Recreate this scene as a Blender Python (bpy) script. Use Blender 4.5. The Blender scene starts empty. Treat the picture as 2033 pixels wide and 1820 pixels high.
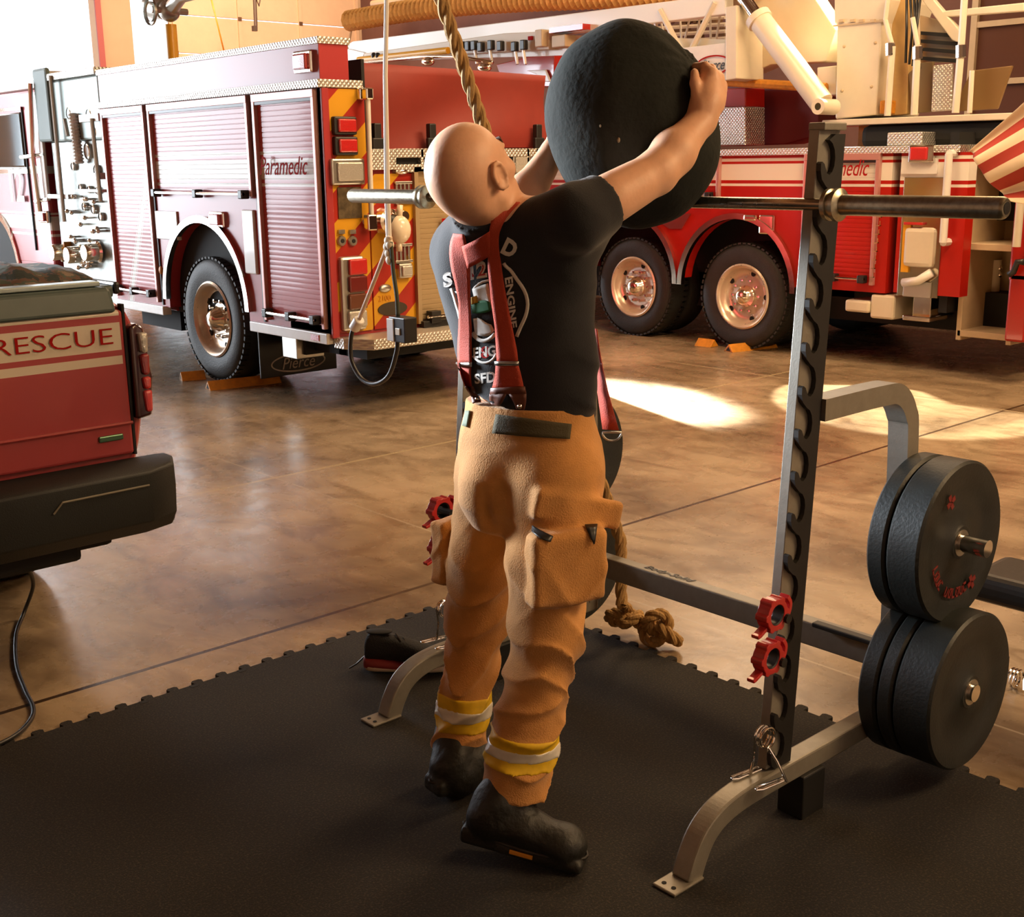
import bpy, math, random
import numpy as np
from mathutils import Vector, Matrix
from mathutils.bvhtree import BVHTree
random.seed(7)
SC = bpy.context.scene
COL = SC.collection
V = Vector
# ---------------------------------------------------------------- camera
CF = 2384.6
HC = 1.7
_p, _r, _w = [math.radians(a) for a in (13.827, -0.7606, 41.893)]
def _axes():
    fwd = V((math.sin(_w), math.cos(_w), 0)); right = V((math.cos(_w), -math.sin(_w), 0)); up = V((0, 0, 1))
    f2 = fwd*math.cos(_p) - up*math.sin(_p); u2 = up*math.cos(_p) + fwd*math.sin(_p)
    r3 = right*math.cos(_r) + u2*math.sin(_r); u3 = u2*math.cos(_r) - right*math.sin(_r)
    return r3, u3, f2
CR, CU, CD = _axes()
CO = V((0, 0, HC))
cam = bpy.data.cameras.new('camera'); cam_o = bpy.data.objects.new('camera', cam); COL.objects.link(cam_o)
cam.sensor_fit = 'HORIZONTAL'; cam.sensor_width = 36; cam.lens = 36*CF/2033; cam.clip_start = .05; cam.clip_end = 200
m = Matrix((CR, CU, -CD)).transposed().to_4x4(); m.translation = CO
cam_o.matrix_world = m
SC.camera = cam_o
def ray(x, y): return CD + CR*((x-1016.5)/CF) - CU*((y-910)/CF)
def at(x, y, X=None, Y=None, Z=None, D=None):
    """point of the room seen at (x, y) in the photo: on plane X / Y / Z, or at depth D"""
    d = ray(x, y)
    if X is not None: t = X/d.x
    elif Y is not None: t = Y/d.y
    elif Z is not None: t = (Z-HC)/d.z
    else: t = D
    return CO + d*t
# ---------------------------------------------------------------- objects
def tag(o, label=None, cat=None, group=None, kind=None):
    if label: o['label'] = label
    if cat: o['category'] = cat
    if group: o['group'] = group
    if kind: o['kind'] = kind
    return o
def thing(name, loc, label, cat, group=None):
    o = bpy.data.objects.new(name, None); COL.objects.link(o); o.location = loc; o.empty_display_size = .1
    return tag(o, label, cat, group)
def link(name, me, mat, parent=None):
    if mat is not None:
        me.materials.clear(); me.materials.append(mat)
    o = bpy.data.objects.new(name, me); COL.objects.link(o)
    if parent is not None:
        o.parent = parent
        if parent.parent is None and parent.type == 'EMPTY': o.location = -parent.location
    return o
def copy_tree(o, parent=None):
    c = o.copy(); COL.objects.link(c)
    if parent is not None:
        c.parent = parent; c.matrix_parent_inverse = o.matrix_parent_inverse.copy()
    for ch in o.children: copy_tree(ch, c)
    return c
def basis(ax):
    ax = V(ax).normalized(); t = V((0, 0, 1)) if abs(ax.z) < .9 else V((1, 0, 0))
    u = ax.cross(t).normalized(); return u, ax.cross(u).normalized(), ax
class MB:
    def __init__(s): s.v = []; s.f = []
    def add(s, vs, fs):
        b = len(s.v); s.v += [tuple(v) for v in vs]; s.f += [tuple(i+b for i in f) for f in fs]; return s
    def box(s, a, b):
        x0, y0, z0 = [min(a[i], b[i]) for i in range(3)]; x1, y1, z1 = [max(a[i], b[i]) for i in range(3)]
        return s.add([(x0,y0,z0),(x1,y0,z0),(x1,y1,z0),(x0,y1,z0),(x0,y0,z1),(x1,y0,z1),(x1,y1,z1),(x0,y1,z1)],
                     [(3,2,1,0),(4,5,6,7),(0,1,5,4),(1,2,6,5),(2,3,7,6),(3,0,4,7)])
    def obox(s, c, u, v, w):
        """box with centre c and half-axis vectors u v w"""
        c, u, v, w = V(c), V(u), V(v), V(w)
        P = [c-u-v-w, c+u-v-w, c+u+v-w, c-u+v-w, c-u-v+w, c+u-v+w, c+u+v+w, c-u+v+w]
        return s.add(P, [(3,2,1,0),(4,5,6,7),(0,1,5,4),(1,2,6,5),(2,3,7,6),(3,0,4,7)])
    def prism(s, pts, vec):
        n = len(pts); vec = V(vec); P = [V(p) for p in pts]
        return s.add(P+[p+vec for p in P], [tuple(range(n))[::-1], tuple(range(n, 2*n))]+[(i, (i+1) % n, n+(i+1) % n, n+i) for i in range(n)])
    def tube(s, pts, r, n=10, cap=True, closed=False):
        P = [V(p) for p in pts]; m_ = len(P); rr = r if hasattr(r, '__len__') else [r]*m_
        u = None; rings = []
        for i, p in enumerate(P):
            if closed: t = (P[(i+1) % m_]-P[i-1])
            else: t = (P[min(i+1, m_-1)]-P[max(i-1, 0)])
            if t.length < 1e-9: t = V((0, 0, 1))
            t.normalize()
            if u is None: u = basis(t)[0]
            else:
                u = u-t*u.dot(t)
                u = u.normalized() if u.length > 1e-6 else basis(t)[0]
            w = t.cross(u)
            rings.append([p+(u*math.cos(2*math.pi*k/n)+w*math.sin(2*math.pi*k/n))*rr[i] for k in range(n)])
        vs = [q for R_ in rings for q in R_]; fs = []
        for i in range(m_ if closed else m_-1):
            j = (i+1) % m_
            for k in range(n): fs.append((i*n+k, i*n+(k+1) % n, j*n+(k+1) % n, j*n+k))
        if cap and not closed: fs += [tuple(range(n))[::-1], tuple(range((m_-1)*n, m_*n))]
        return s.add(vs, fs)
    def bar(s, pts, w, h, up=(0, 0, 1)):
        """rectangular section swept along pts; h measured along up-ish"""
        P = [V(p) for p in pts]; m_ = len(P); vs = []; fs = []; up = V(up)
        for i, p in enumerate(P):
            t = (P[min(i+1, m_-1)]-P[max(i-1, 0)]).normalized()
            sd = t.cross(up).normalized()*(w/2); uu = sd.cross(t).normalized()*(h/2)
            vs += [p-sd-uu, p+sd-uu, p+sd+uu, p-sd+uu]
        for i in range(m_-1):
            for k in range(4): fs.append((i*4+k, i*4+(k+1) % 4, i*4+4+(k+1) % 4, i*4+4+k))
        fs += [(3, 2, 1, 0), tuple(range((m_-1)*4, m_*4))]
        return s.add(vs, fs)
    def lathe(s, prof, c, ax, n=40, a0=0, a1=2*math.pi, ref=None):
        """prof: (radius, offset along axis)"""
        u, w, a = basis(ax); c = V(c)
        if ref is not None: u = V(ref).normalized(); w = a.cross(u)
        full = abs(a1-a0-2*math.pi) < 1e-6; m_ = n if full else n+1; vs = []; fs = []; k = len(prof)
        for i in range(m_):
            t = a0+(a1-a0)*i/n; d = u*math.cos(t)+w*math.sin(t)
            vs += [c+d*r_+a*h_ for r_, h_ in prof]
        for i in range(n):
            j = (i+1) % m_
            for q in range(k-1): fs.append((i*k+q, j*k+q, j*k+q+1, i*k+q+1))
        return s.add(vs, fs)
    def ball(s, c, r, n=16, m_=10):
        c = V(c); r = r if hasattr(r, '__len__') else (r, r, r); vs = []; fs = []
        for i in range(m_+1):
            a = math.pi*i/m_
            for k in range(n):
                b = 2*math.pi*k/n; vs.append(c+V((r[0]*math.sin(a)*math.cos(b), r[1]*math.sin(a)*math.sin(b), r[2]*math.cos(a))))
        for i in range(m_):
            for k in range(n): fs.append((i*n+k, i*n+n+k, i*n+n+(k+1) % n, i*n+(k+1) % n))
        return s.add(vs, fs)
    def build(s, name, mat, parent=None, smooth=False, bev=0, seg=2):
        me = bpy.data.meshes.new(name); me.from_pydata(s.v, [], s.f); me.update()
        import bmesh
        b = bmesh.new(); b.from_mesh(me); bmesh.ops.remove_doubles(b, verts=b.verts, dist=1e-5)
        bmesh.ops.recalc_face_normals(b, faces=b.faces); b.to_mesh(me); b.free()
        if smooth: me.polygons.foreach_set('use_smooth', [True]*len(me.polygons))
        if smooth == 'auto':
            me.set_sharp_from_angle(angle=math.radians(40))
        o = link(name, me, mat, parent)
        if bev:
            q = o.modifiers.new('bevel', 'BEVEL'); q.width = bev; q.segments = seg; q.limit_method = 'ANGLE'; q.angle_limit = math.radians(40)
        return o
def box(name, a, b, mat, parent=None, bev=0): return MB().box(a, b).build(name, mat, parent, bev=bev)
def text(name, s, o, u, v, mat, parent=None, shear=0, thick=.002, bold=0, quad=None):
    """lettering filling the parallelogram o, o+u, o+v"""
    c = bpy.data.curves.new('t', 'FONT'); c.body = s; c.shear = shear; c.resolution_u = 3; c.offset = bold
    to = bpy.data.objects.new('t', c); COL.objects.link(to)
    bpy.context.view_layer.update()
    me = bpy.data.meshes.new_from_object(to.evaluated_get(bpy.context.evaluated_depsgraph_get()))
    COL.objects.unlink(to); bpy.data.objects.remove(to)
    co = np.empty(len(me.vertices)*3); me.vertices.foreach_get('co', co); co = co.reshape(-1, 3)
    mn, mx = co.min(0), co.max(0); co = (co-mn)/np.maximum(mx-mn, 1e-6)
    fs = [tuple(p.vertices) for p in me.polygons]
    if quad: return co, fs
    o, u, v = V(o), V(u), V(v); nrm = u.cross(v).normalized()*thick
    mb = MB(); P = [o+u*a[0]+v*a[1] for a in co]; n = len(P)
    from collections import Counter
    ed = Counter()
    for f in fs:
        for i in range(len(f)): ed[tuple(sorted((f[i], f[(i+1) % len(f)])))] += 1
    sides = []
    for f in fs:
        for i in range(len(f)):
            a, b = f[i], f[(i+1) % len(f)]
            if ed[tuple(sorted((a, b)))] == 1: sides.append((b, a, a+n, b+n))
    mb.add(P+[p+nrm for p in P], [f[::-1] for f in fs]+[tuple(i+n for i in f) for f in fs]+sides)
    return mb.build(name, mat, parent)
# ---------------------------------------------------------------- materials
def mat(name, col, rough=.5, metal=0, noise=0, nscale=8, bump=0, bscale=40, coat=0, col2=None, emit=None, es=0, trans=0, sheen=0, aniso=None, rn=0, spec=.5, sss=0):
    m_ = bpy.data.materials.new(name); m_.use_nodes = True; nt = m_.node_tree; N = nt.nodes; L = nt.links
    b = N['Principled BSDF']; b.inputs['Base Color'].default_value = (*col, 1); b.inputs['Roughness'].default_value = rough
    b.inputs['Metallic'].default_value = metal; b.inputs['Coat Weight'].default_value = coat; b.inputs['Coat Roughness'].default_value = .06
    b.inputs['Specular IOR Level'].default_value = spec
    if trans: b.inputs['Transmission Weight'].default_value = trans
    if sheen: b.inputs['Sheen Weight'].default_value = sheen
    if sss: b.inputs['Subsurface Weight'].default_value = sss; b.inputs['Subsurface Radius'].default_value = (.02, .008, .004)
    if emit: b.inputs['Emission Color'].default_value = (*emit, 1); b.inputs['Emission Strength'].default_value = es
    tc = N.new('ShaderNodeTexCoord')
    mp = N.new('ShaderNodeMapping'); L.new(tc.outputs['Object'], mp.inputs[0])
    if aniso: mp.inputs['Scale'].default_value = aniso
    if noise or col2 or rn:
        n1 = N.new('ShaderNodeTexNoise'); n1.inputs['Scale'].default_value = nscale; n1.inputs['Detail'].default_value = 6; n1.inputs['Roughness'].default_value = .6
        L.new(mp.outputs[0], n1.inputs['Vector'])
        if noise or col2:
            r = N.new('ShaderNodeValToRGB'); L.new(n1.outputs['Fac'], r.inputs[0])
            c2 = col2 or tuple(min(1, c*(1+noise)) for c in col); c1 = col if col2 else tuple(c*(1-noise) for c in col)
            r.color_ramp.elements[0].position = .33; r.color_ramp.elements[1].position = .67
            r.color_ramp.elements[0].color = (*c1, 1); r.color_ramp.elements[1].color = (*c2, 1)
            L.new(r.outputs[0], b.inputs['Base Color'])
        if rn:
            q = N.new('ShaderNodeMapRange'); q.inputs[3].default_value = max(0.02, rough-rn); q.inputs[4].default_value = rough+rn
            L.new(n1.outputs['Fac'], q.inputs[0]); L.new(q.outputs[0], b.inputs['Roughness'])
    if bump:
        n2 = N.new('ShaderNodeTexNoise'); n2.inputs['Scale'].default_value = bscale; n2.inputs['Detail'].default_value = 4
        L.new(mp.outputs[0], n2.inputs['Vector'])
        bp = N.new('ShaderNodeBump'); bp.inputs['Strength'].default_value = bump; bp.inputs['Distance'].default_value = .01
        L.new(n2.outputs['Fac'], bp.inputs['Height']); L.new(bp.outputs[0], b.inputs['Normal'])
    return m_
def sm(m_):  # handy access
    return m_.node_tree.nodes, m_.node_tree.links, m_.node_tree.nodes['Principled BSDF']
def mnode(nt, op, a, b=None, c=None):
    n = nt.nodes.new('ShaderNodeMath'); n.operation = op
    for i, q in enumerate((a, b, c)):
        if q is None: continue
        if hasattr(q, 'links'): nt.links.new(q, n.inputs[i])
        else: n.inputs[i].default_value = q
    return n.outputs[0]
def plate_mat(name, col, rough=.35, s=42):
    """diamond tread plate: little raised bars in two directions"""
    m_ = mat(name, col, rough, .85, rn=.1, nscale=20); nt = m_.node_tree; N, L, b = sm(m_)
    tc = N.new('ShaderNodeTexCoord'); sp = N.new('ShaderNodeSeparateXYZ'); L.new(tc.outputs['Object'], sp.inputs[0])
    xy = mnode(nt, 'ADD', sp.outputs[0], sp.outputs[1])
    a = mnode(nt, 'MULTIPLY', mnode(nt, 'ADD', xy, sp.outputs[2]), s*2.2); c = mnode(nt, 'MULTIPLY', mnode(nt, 'SUBTRACT', xy, sp.outputs[2]), s*2.2)
    h = mnode(nt, 'MULTIPLY', mnode(nt, 'SINE', a), mnode(nt, 'SINE', c))
    h = mnode(nt, 'POWER', mnode(nt, 'ABSOLUTE', h), 2.0)
    bp = N.new('ShaderNodeBump'); bp.inputs['Strength'].default_value = .9; bp.inputs['Distance'].default_value = .006
    L.new(h, bp.inputs['Height']); L.new(bp.outputs[0], b.inputs['Normal']); return m_
RED = (.42, .045, .05)  # red paled in its colour to stand in for bright haze
M = dict(
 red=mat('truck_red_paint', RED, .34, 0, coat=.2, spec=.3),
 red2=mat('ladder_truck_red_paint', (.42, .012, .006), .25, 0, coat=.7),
 pred=mat('pickup_red_paint', (.40, .05, .055), .3, 0, coat=.6),  # pickup red paled the same way, haze put into the colour
 dred=mat('dark_red_paint', (.12, .006, .008), .5),
 white=mat('white_paint', (.78, .76, .72), .35, coat=.3, noise=.04),
 cream=mat('cream_painted_steel', (.72, .65, .52), .38, coat=.2, noise=.05, nscale=3),
 tan=mat('tan_painted_panel', (.55, .43, .28), .5, noise=.06),
 chrome=mat('chrome', (.86, .84, .8), .09, 1),
 pchrome=mat('polished_alloy', (.88, .78, .62), .16, 1, rn=.08, nscale=14),
 steel=mat('brushed_steel', (.50, .49, .45), .34, 1, rn=.1, nscale=60),
 sleeve=mat('worn_steel_sleeve', (.40, .37, .28), .33, 1, rn=.12, nscale=90, noise=.15),
 shaft=mat('barbell_shaft', (.36, .34, .3), .26, 1, rn=.14, nscale=9, noise=.3),
 plate=plate_mat('diamond_plate', (.66, .64, .6)),
 black=mat('black_rubber', (.012, .012, .011), .55, bump=.2, bscale=60),
 blackp=mat('black_plastic', (.014, .014, .014), .4),
 tire=mat('tire_rubber', (.022, .022, .02), .6, bump=.25, bscale=90, noise=.2),
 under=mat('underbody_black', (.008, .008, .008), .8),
 rack=mat('silver_grey_rack_paint', (.27, .25, .21), .42, .35, noise=.08, nscale=30, bump=.05, bscale=200),
 rackd=mat('black_hook_plate_coating', (.012, .011, .01), .5, noise=.2, nscale=20),
 glass=mat('dark_glass', (.02, .03, .03), .06, 0, spec=.8),
 lens=mat('red_lens', (.55, .02, .02), .15, coat=1, bump=.3, bscale=120),
 clear=mat('clear_lens', (.55, .54, .5), .12, .4, bump=.4, bscale=90),
 yellow=mat('reflective_yellow', (.75, .36, .01), .4, coat=.2),
 chev=mat('chevron_red', (.42, .022, .012), .4, coat=.2),
 orange=mat('orange_painted_steel', (.62, .25, .02), .5, noise=.15, nscale=25),
 tarp=mat('red_vinyl_cover', (.22, .02, .012), .62, bump=.35, bscale=3, noise=.1, nscale=2),
 redtxt=mat('red_lettering', (.36, .01, .01), .8, spec=.08),
 whitetxt=mat('white_lettering', (.75, .73, .68), .5),
 skin=mat('skin', (.80, .45, .28), .5, noise=.07, nscale=14, bump=.06, bscale=110, sss=.12),
 shirt=mat('navy_black_cotton', (.010, .010, .013), .9, noise=.15, nscale=12, bump=.15, bscale=300, sheen=.15),
 pants=mat('tan_turnout_fabric', (.60, .28, .075), .88, noise=.16, nscale=7, bump=.3, bscale=260, sheen=.2),
 susp=mat('red_webbing', (.48, .05, .018), .75, bump=.3, bscale=400, noise=.1),
 leather=mat('brown_leather', (.12, .03, .012), .55, noise=.2, nscale=40),
 olive=mat('olive_waistband', (.075, .062, .03), .85, bump=.3, bscale=300),
 fyellow=mat('fluorescent_yellow_trim', (.78, .50, .01), .6, noise=.1, nscale=30),
 silver=mat('reflective_silver_tape', (.72, .69, .62), .35, .1, noise=.05, nscale=40),
 boot=mat('black_boot_leather', (.012, .012, .010), .55, noise=.3, nscale=25, bump=.5, bscale=35),
 rope=mat('manila_rope', (.42, .25, .09), .85, noise=.3, nscale=60, bump=.5, bscale=160, aniso=(1, 1, .3)),
 bag=mat('charcoal_sandbag_fabric', (.018, .020, .0175), .9, noise=.2, nscale=10, bump=.25, bscale=60, spec=.2),
)
def slat_mat(name, col, rough=.3): return mat(name, col, rough, coat=.4)
# ================================================================= room
def floor_mat():
    m_ = mat('sealed_concrete', (.3, .22, .13), .3); nt = m_.node_tree; N, L, b = sm(m_)
    g = N.new('ShaderNodeTexCoord'); sp = N.new('ShaderNodeSeparateXYZ'); L.new(g.outputs['Object'], sp.inputs[0])
    def noi(sc, det=6, dist=0, stretch=None):
        n = N.new('ShaderNodeTexNoise'); n.inputs['Scale'].default_value = sc; n.inputs['Detail'].default_value = det; n.inputs['Distortion'].default_value = dist
        n.inputs['Roughness'].default_value = .62
        if stretch:
            mp = N.new('ShaderNodeMapping'); mp.inputs['Scale'].default_value = stretch; L.new(g.outputs['Object'], mp.inputs[0]); L.new(mp.outputs[0], n.inputs['Vector'])
        else: L.new(g.outputs['Object'], n.inputs['Vector'])
        return n.outputs['Fac']
    r = N.new('ShaderNodeValToRGB'); L.new(noi(.9, 8, .5), r.inputs[0]); e = r.color_ramp.elements
    e[0].position = .30; e[0].color = (.13, .088, .05, 1); e[1].position = .74; e[1].color = (.50, .38, .25, 1)
    e.new(.46).color = (.31, .225, .14, 1); e.new(.56).color = (.40, .30, .19, 1)
    r2 = N.new('ShaderNodeValToRGB'); L.new(noi(3.2, 8, 1.2, (1.5, .7, 1)), r2.inputs[0]); r2.color_ramp.elements[0].position = .34; r2.color_ramp.elements[1].position = .55
    r2.color_ramp.elements[0].color = (.5, .46, .42, 1)
    mx = N.new('ShaderNodeMixRGB'); mx.blend_type = 'MULTIPLY'; mx.inputs[0].default_value = .75; L.new(r.outputs[0], mx.inputs[1]); L.new(r2.outputs[0], mx.inputs[2])
    cur = mx.outputs[0]
    def line(axis, c, w, col):
        nonlocal cur
        wob = mnode(nt, 'MULTIPLY', mnode(nt, 'SUBTRACT', noi(6), .5), .006)
        d = mnode(nt, 'ABSOLUTE', mnode(nt, 'SUBTRACT', mnode(nt, 'ADD', sp.outputs[axis], wob), c)); k = mnode(nt, 'LESS_THAN', d, w)
        q = N.new('ShaderNodeMixRGB'); L.new(k, q.inputs[0]); L.new(cur, q.inputs[1]); q.inputs[2].default_value = (*col, 1); cur = q.outputs[0]
        return k
    ks = [line(1, 3.762, .011, (.05, .028, .014)), line(0, 3.366, .005, (.42, .34, .24)), line(1, 5.75, .012, (.45, .35, .2)), line(1, 7.4, .01, (.4, .3, .18)), line(0, 7.95, .012, (.42, .32, .2)), line(0, .8, .008, (.3, .22, .15))]
    L.new(cur, b.inputs['Base Color'])
    q = N.new('ShaderNodeMapRange'); q.inputs[3].default_value = .13; q.inputs[4].default_value = .42; L.new(noi(5, 6, .4), q.inputs[0]); L.new(q.outputs[0], b.inputs['Roughness'])
    bp = N.new('ShaderNodeBump'); bp.inputs['Strength'].default_value = .06; bp.inputs['Distance'].default_value = .01; L.new(noi(14, 8), bp.inputs['Height']); L.new(bp.outputs[0], b.inputs['Normal'])
    return m_
def struct(o): o['kind'] = 'structure'; return o
XR, YF, ZC = 13.0, 18.3, 5.6
XL, YB = -6.0, -5.0
struct(box('floor', (XL-.2, YB-.2, -.2), (XR+.2, YF+1.2, 0), floor_mat()))
tag(box('outdoor_apron', (XL-2, YF+1.2, -.25), (XR+2, YF+14, -.03), mat('outdoor_concrete', (.55, .52, .47), .8, noise=.1)), kind='structure')
wm = mat('mauve_brown_wall_paint', (.16, .07, .05), .8, noise=.12, nscale=2)
pm = mat('peach_wall_paint', (.62, .40, .24), .75, noise=.05, nscale=2)
struct(box('wall_right', (XR, YB-.2, 0), (XR+.2, YF, ZC), wm))
struct(box('wall_left', (XL-.2, YB-.2, 0), (XL, YF, ZC), pm))
struct(box('wall_back', (XL, YB-.2, 0), (XR, YB, ZC), pm))
struct(box('ceiling', (XL-.2, YB-.2, ZC), (XR+.2, YF+.2, ZC+.2), mat('brown_ceiling', (.20, .10, .05), .8, noise=.2, nscale=3)))
fr = MB()
HD = 4.6
for x0, x1 in ((XL-.2, -2.2), (2.6, 3.4), (8.17, 8.72), (12.9, XR+.2)): fr.box((x0, YF, 0), (x1, YF+.25, ZC))
for x0, x1 in ((-2.2, 2.6), (3.4, 8.17), (8.72, 12.9)): fr.box((x0, YF, HD), (x1, YF+.25, ZC))
struct(fr.build('wall_front', pm))
struct(box('trim_1', (8.15, YF-.03, 0), (8.24, YF, HD), mat('pink_red_door_jamb', (.45, .1, .09), .6)))
# closed sectional door beside the ladder truck
dm = mat('peach_door_panel', (.80, .52, .32), .6, noise=.03)
door = MB(); z = 0
while z < HD-.01:
    door.box((9.35, YF+.02, z+.008), (12.9, YF+.07, z+.567)); z += .575
d1 = struct(door.build('door_1', dm, bev=.006))
st = MB()
for k in range(4): st.box((9.4+k*1.16, YF-.005, 0), (9.46+k*1.16, YF+.02, HD))
st.build('door_stile', dm, d1)
hg = MB()
for k in range(4):
    for j in range(1, 8): hg.box((9.4+k*1.16, YF-.02, j*.575-.03), (9.46+k*1.16, YF-.004, j*.575+.03))
hg.build('door_hinge', mat('hinge_steel', (.2, .1, .05), .5, .6), d1)
w1 = struct(box('window_1', (8.74, YF+.1, .2), (9.33, YF+.12, HD-.1), mat('frosted_pane', (.9, .9, .88), .4, trans=.9)))
for i, (x0, x1) in enumerate(((-2.2, 2.6), (3.4, 8.17))):   # rolled-up bay doors overhead
    dd = MB()
    for k in range(6): dd.box((x0, YF-.8-k*.58, HD+.25), (x1, YF-.24-k*.58, HD+.3))
    struct(dd.build('door_%d' % (i+2), dm, bev=.006))
# overhead door tracks / ceiling steel
tr = MB()
for x in (8.3, 8.6, 12.95): tr.box((x, 6, HD+.12), (x+.05, YF-.1, HD+.2))
struct(tr.build('trim_2', M['steel']))
bm_ = MB()
for k in range(6): bm_.box((XL, 2.2+k*2.9, ZC-.35), (XR, 2.4+k*2.9, ZC))
struct(bm_.build('trim_3', mat('ceiling_joist_paint', (.25, .13, .06), .7, noise=.2)))
# window in the right wall with muntins
w2 = struct(box('window_2', (XR-.03, 4.4, 1.2), (XR-.01, 6.85, 4.3), mat('tinted_pane', (.10, .04, .025), .25)))
fm = MB()
for y in (4.4, 5.6, 6.8): fm.box((XR-.08, y, 1.2), (XR-.02, y+.07, 4.3))
for z in (1.2, 2.45, 3.05, 4.25): fm.box((XR-.075, 4.4, z), (XR-.02, 6.87, z+.06))
fm.build('window_frame', M['tan'], w2)
# exhaust hose along the ceiling above the ladder truck
def ceiling_point(x, y, X): return at(x, y, X=X)
h0 = at(690, 42, X=9.2); h1 = at(1500, -45, X=9.2)
mb = MB(); pts = []; rr = []
n = 150
for i in range(n+1):
    t = i/n; p = h0.lerp(h1, t); pts.append(p+V((0, 0, .05*math.sin(t*5)))); rr.append(.10+(.03 if i % 2 else -.02))
mb.tube(pts, rr, 12)
tag(mb.build('exhaust_hose', mat('orange_ribbed_hose', (.80, .48, .18), .6, noise=.15), smooth=False), 'orange ribbed exhaust hose hanging along the ceiling above the ladder truck', 'hose')
pp = MB(); a = at(740, 8, X=11); b_ = at(1500, -70, X=11); pp.tube([a, b_], .05, 10); a2 = at(700, 60, X=11.6); 
pp.tube([at(840, 20, X=11), at(700, 45, X=11.6), at(688, 110, X=11.6)], .02, 8)
tag(pp.build('ceiling_pipe', mat('dull_pipe_paint', (.28, .18, .1), .5, .3), smooth='auto'), 'thin dull pipe running under the ceiling behind the orange hose', 'pipe')
dc = MB(); dc.bar([at(760, 14, X=12.2), at(1500, -75, X=12.2)], .4, .3); dc.bar([at(840, 12, X=10.5), at(1000, 0, X=10.5)], .12, .07)
tag(dc.build('ceiling_duct', mat('rusty_brown_duct', (.16, .075, .035), .6, noise=.3, nscale=4), bev=.01), 'brown sheet metal duct under the ceiling beyond the orange hose', 'duct')
# door operator rod and rail hanging from the ceiling at the front wall
rd = MB(); rd.tube([at(415, -20, Y=16.5), at(445, 104, Y=16.5)], .013, 6)
tag(rd.build('hanging_cable', M['orange'], smooth=True), 'thin brown cable hanging in front of the peach door panels', 'cable')
rd = MB(); rd.tube([at(505, -20, Y=17.5), at(508, 58, Y=17.5)], .028, 6); rd.tube([at(520, -20, Y=17.5), at(514, 12, Y=17.5), at(508, -4, Y=17.5)], .012, 6); rd.box(at(505, 58, Y=17.5)-V((.03, .03, .03)), at(505, 58, Y=17.5)+V((.04, .03, .05)))
tag(rd.build('hanging_bracket', mat('dark_bracket_steel', (.10, .06, .04), .5, .5), smooth='auto'), 'dark steel hanger bracket dropping from the ceiling over the red engine', 'bracket')
# ------------------------------------------------ rubber mat with jigsaw edge
def mat_outline():
    # corner on the floor where the two jigsaw edges meet, then edges along -X (left) and -Y (right)
    cx, cy = 3.02, 3.52
    pts = []
    def tabs(p, d, nrm, L_):
        s = 0; 
        while s < L_:
            for a, h in ((0, 0), (.030, 0), (.026, .022), (.034, .030), (.056, .030), (.064, .022), (.060, 0)):
                pts.append(p+d*(s+a)+nrm*(h-.015))
            s += .09
    tabs(V((cx, -2.0, 0)), V((0, 1, 0)), V((1, 0, 0)), cy+1.95)
    n1 = len(pts)
    tabs(V((cx, cy, 0)), V((-1, 0, 0)), V((0, 1, 0)), 6.5)
    pts.append(V((cx-6.55, -2.0, 0)))
    return pts
mm = mat('speckled_black_rubber', (.016, .0135, .011), .9, bump=.35, bscale=300)
nt = mm.node_tree; N, L, b = sm(mm)
vr = N.new('ShaderNodeTexNoise'); vr.inputs['Scale'].default_value = 160; vr.inputs['Detail'].default_value = 2
tc = N.new('ShaderNodeTexCoord'); L.new(tc.outputs['Object'], vr.inputs['Vector'])
rp = N.new('ShaderNodeValToRGB'); L.new(vr.outputs['Fac'], rp.inputs[0]); rp.color_ramp.elements[0].position = .5; rp.color_ramp.elements[1].position = .72
rp.color_ramp.elements[0].color = (.010, .0085, .007, 1); rp.color_ramp.elements[1].color = (.045, .034, .022, 1)
L.new(rp.outputs[0], b.inputs['Base Color'])
ol = mat_outline()
mo = MB().prism([p+V((0, 0, .001)) for p in ol], (0, 0, .011)).build('rubber_mat', mm)
tag(mo, 'black speckled rubber gym floor mat with jigsaw edges under the rack', 'floor mat')
hol = MB()
for k in range(40):
    x = 2.95-.18*k; hol.box((x-.013, 3.485, .0120), (x+.013, 3.505, .0128))
hol.build('connector_gap', M['under'], mo)
# ================================================================= fire engine
X0 = 4.671; Y0 = 7.07
M['rimalloy'] = mat('satin_alloy_wheel', (.80, .68, .54), .3, .55, rn=.1, nscale=12)
eng = thing('fire_engine', (X0+1.05, 11, 0), 'red fire engine with roll-up doors and yellow and red striped rear, beyond the hanging cord', 'fire engine')
def S(x, y, X=X0): return at(x, y, X=X)
def Rr(x, y, Y=Y0): return at(x, y, Y=Y)
def sbox(name, x0, y0, x1, y1, m_, par, X=X0, out=.02, inn=.02, bev=0):
    a, b = S(x0, y0, X), S(x1, y1, X); return box(name, (X-out, a.y, a.z), (X+inn, b.y, b.z), m_, par, bev)
def rbox(name, x0, y0, x1, y1, m_, par, Y=Y0, out=.02, inn=.02, bev=0):
    a, b = Rr(x0, y0, Y), Rr(x1, y1, Y); return box(name, (a.x, Y-out, a.z), (b.x, Y+inn, b.z), m_, par, bev)
def spoly(name, pts, m_, par, X=X0, out=.006):
    return MB().prism([S(x, y, X)+V((-out, 0, 0)) for x, y in pts], (out*.9, 0, 0)).build(name, m_, par)
def rpoly(mb, pts, Y=Y0, out=.006): mb.prism([Rr(x, y, Y)+V((0, -out, 0)) for x, y in pts], (0, out*.9, 0))
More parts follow.
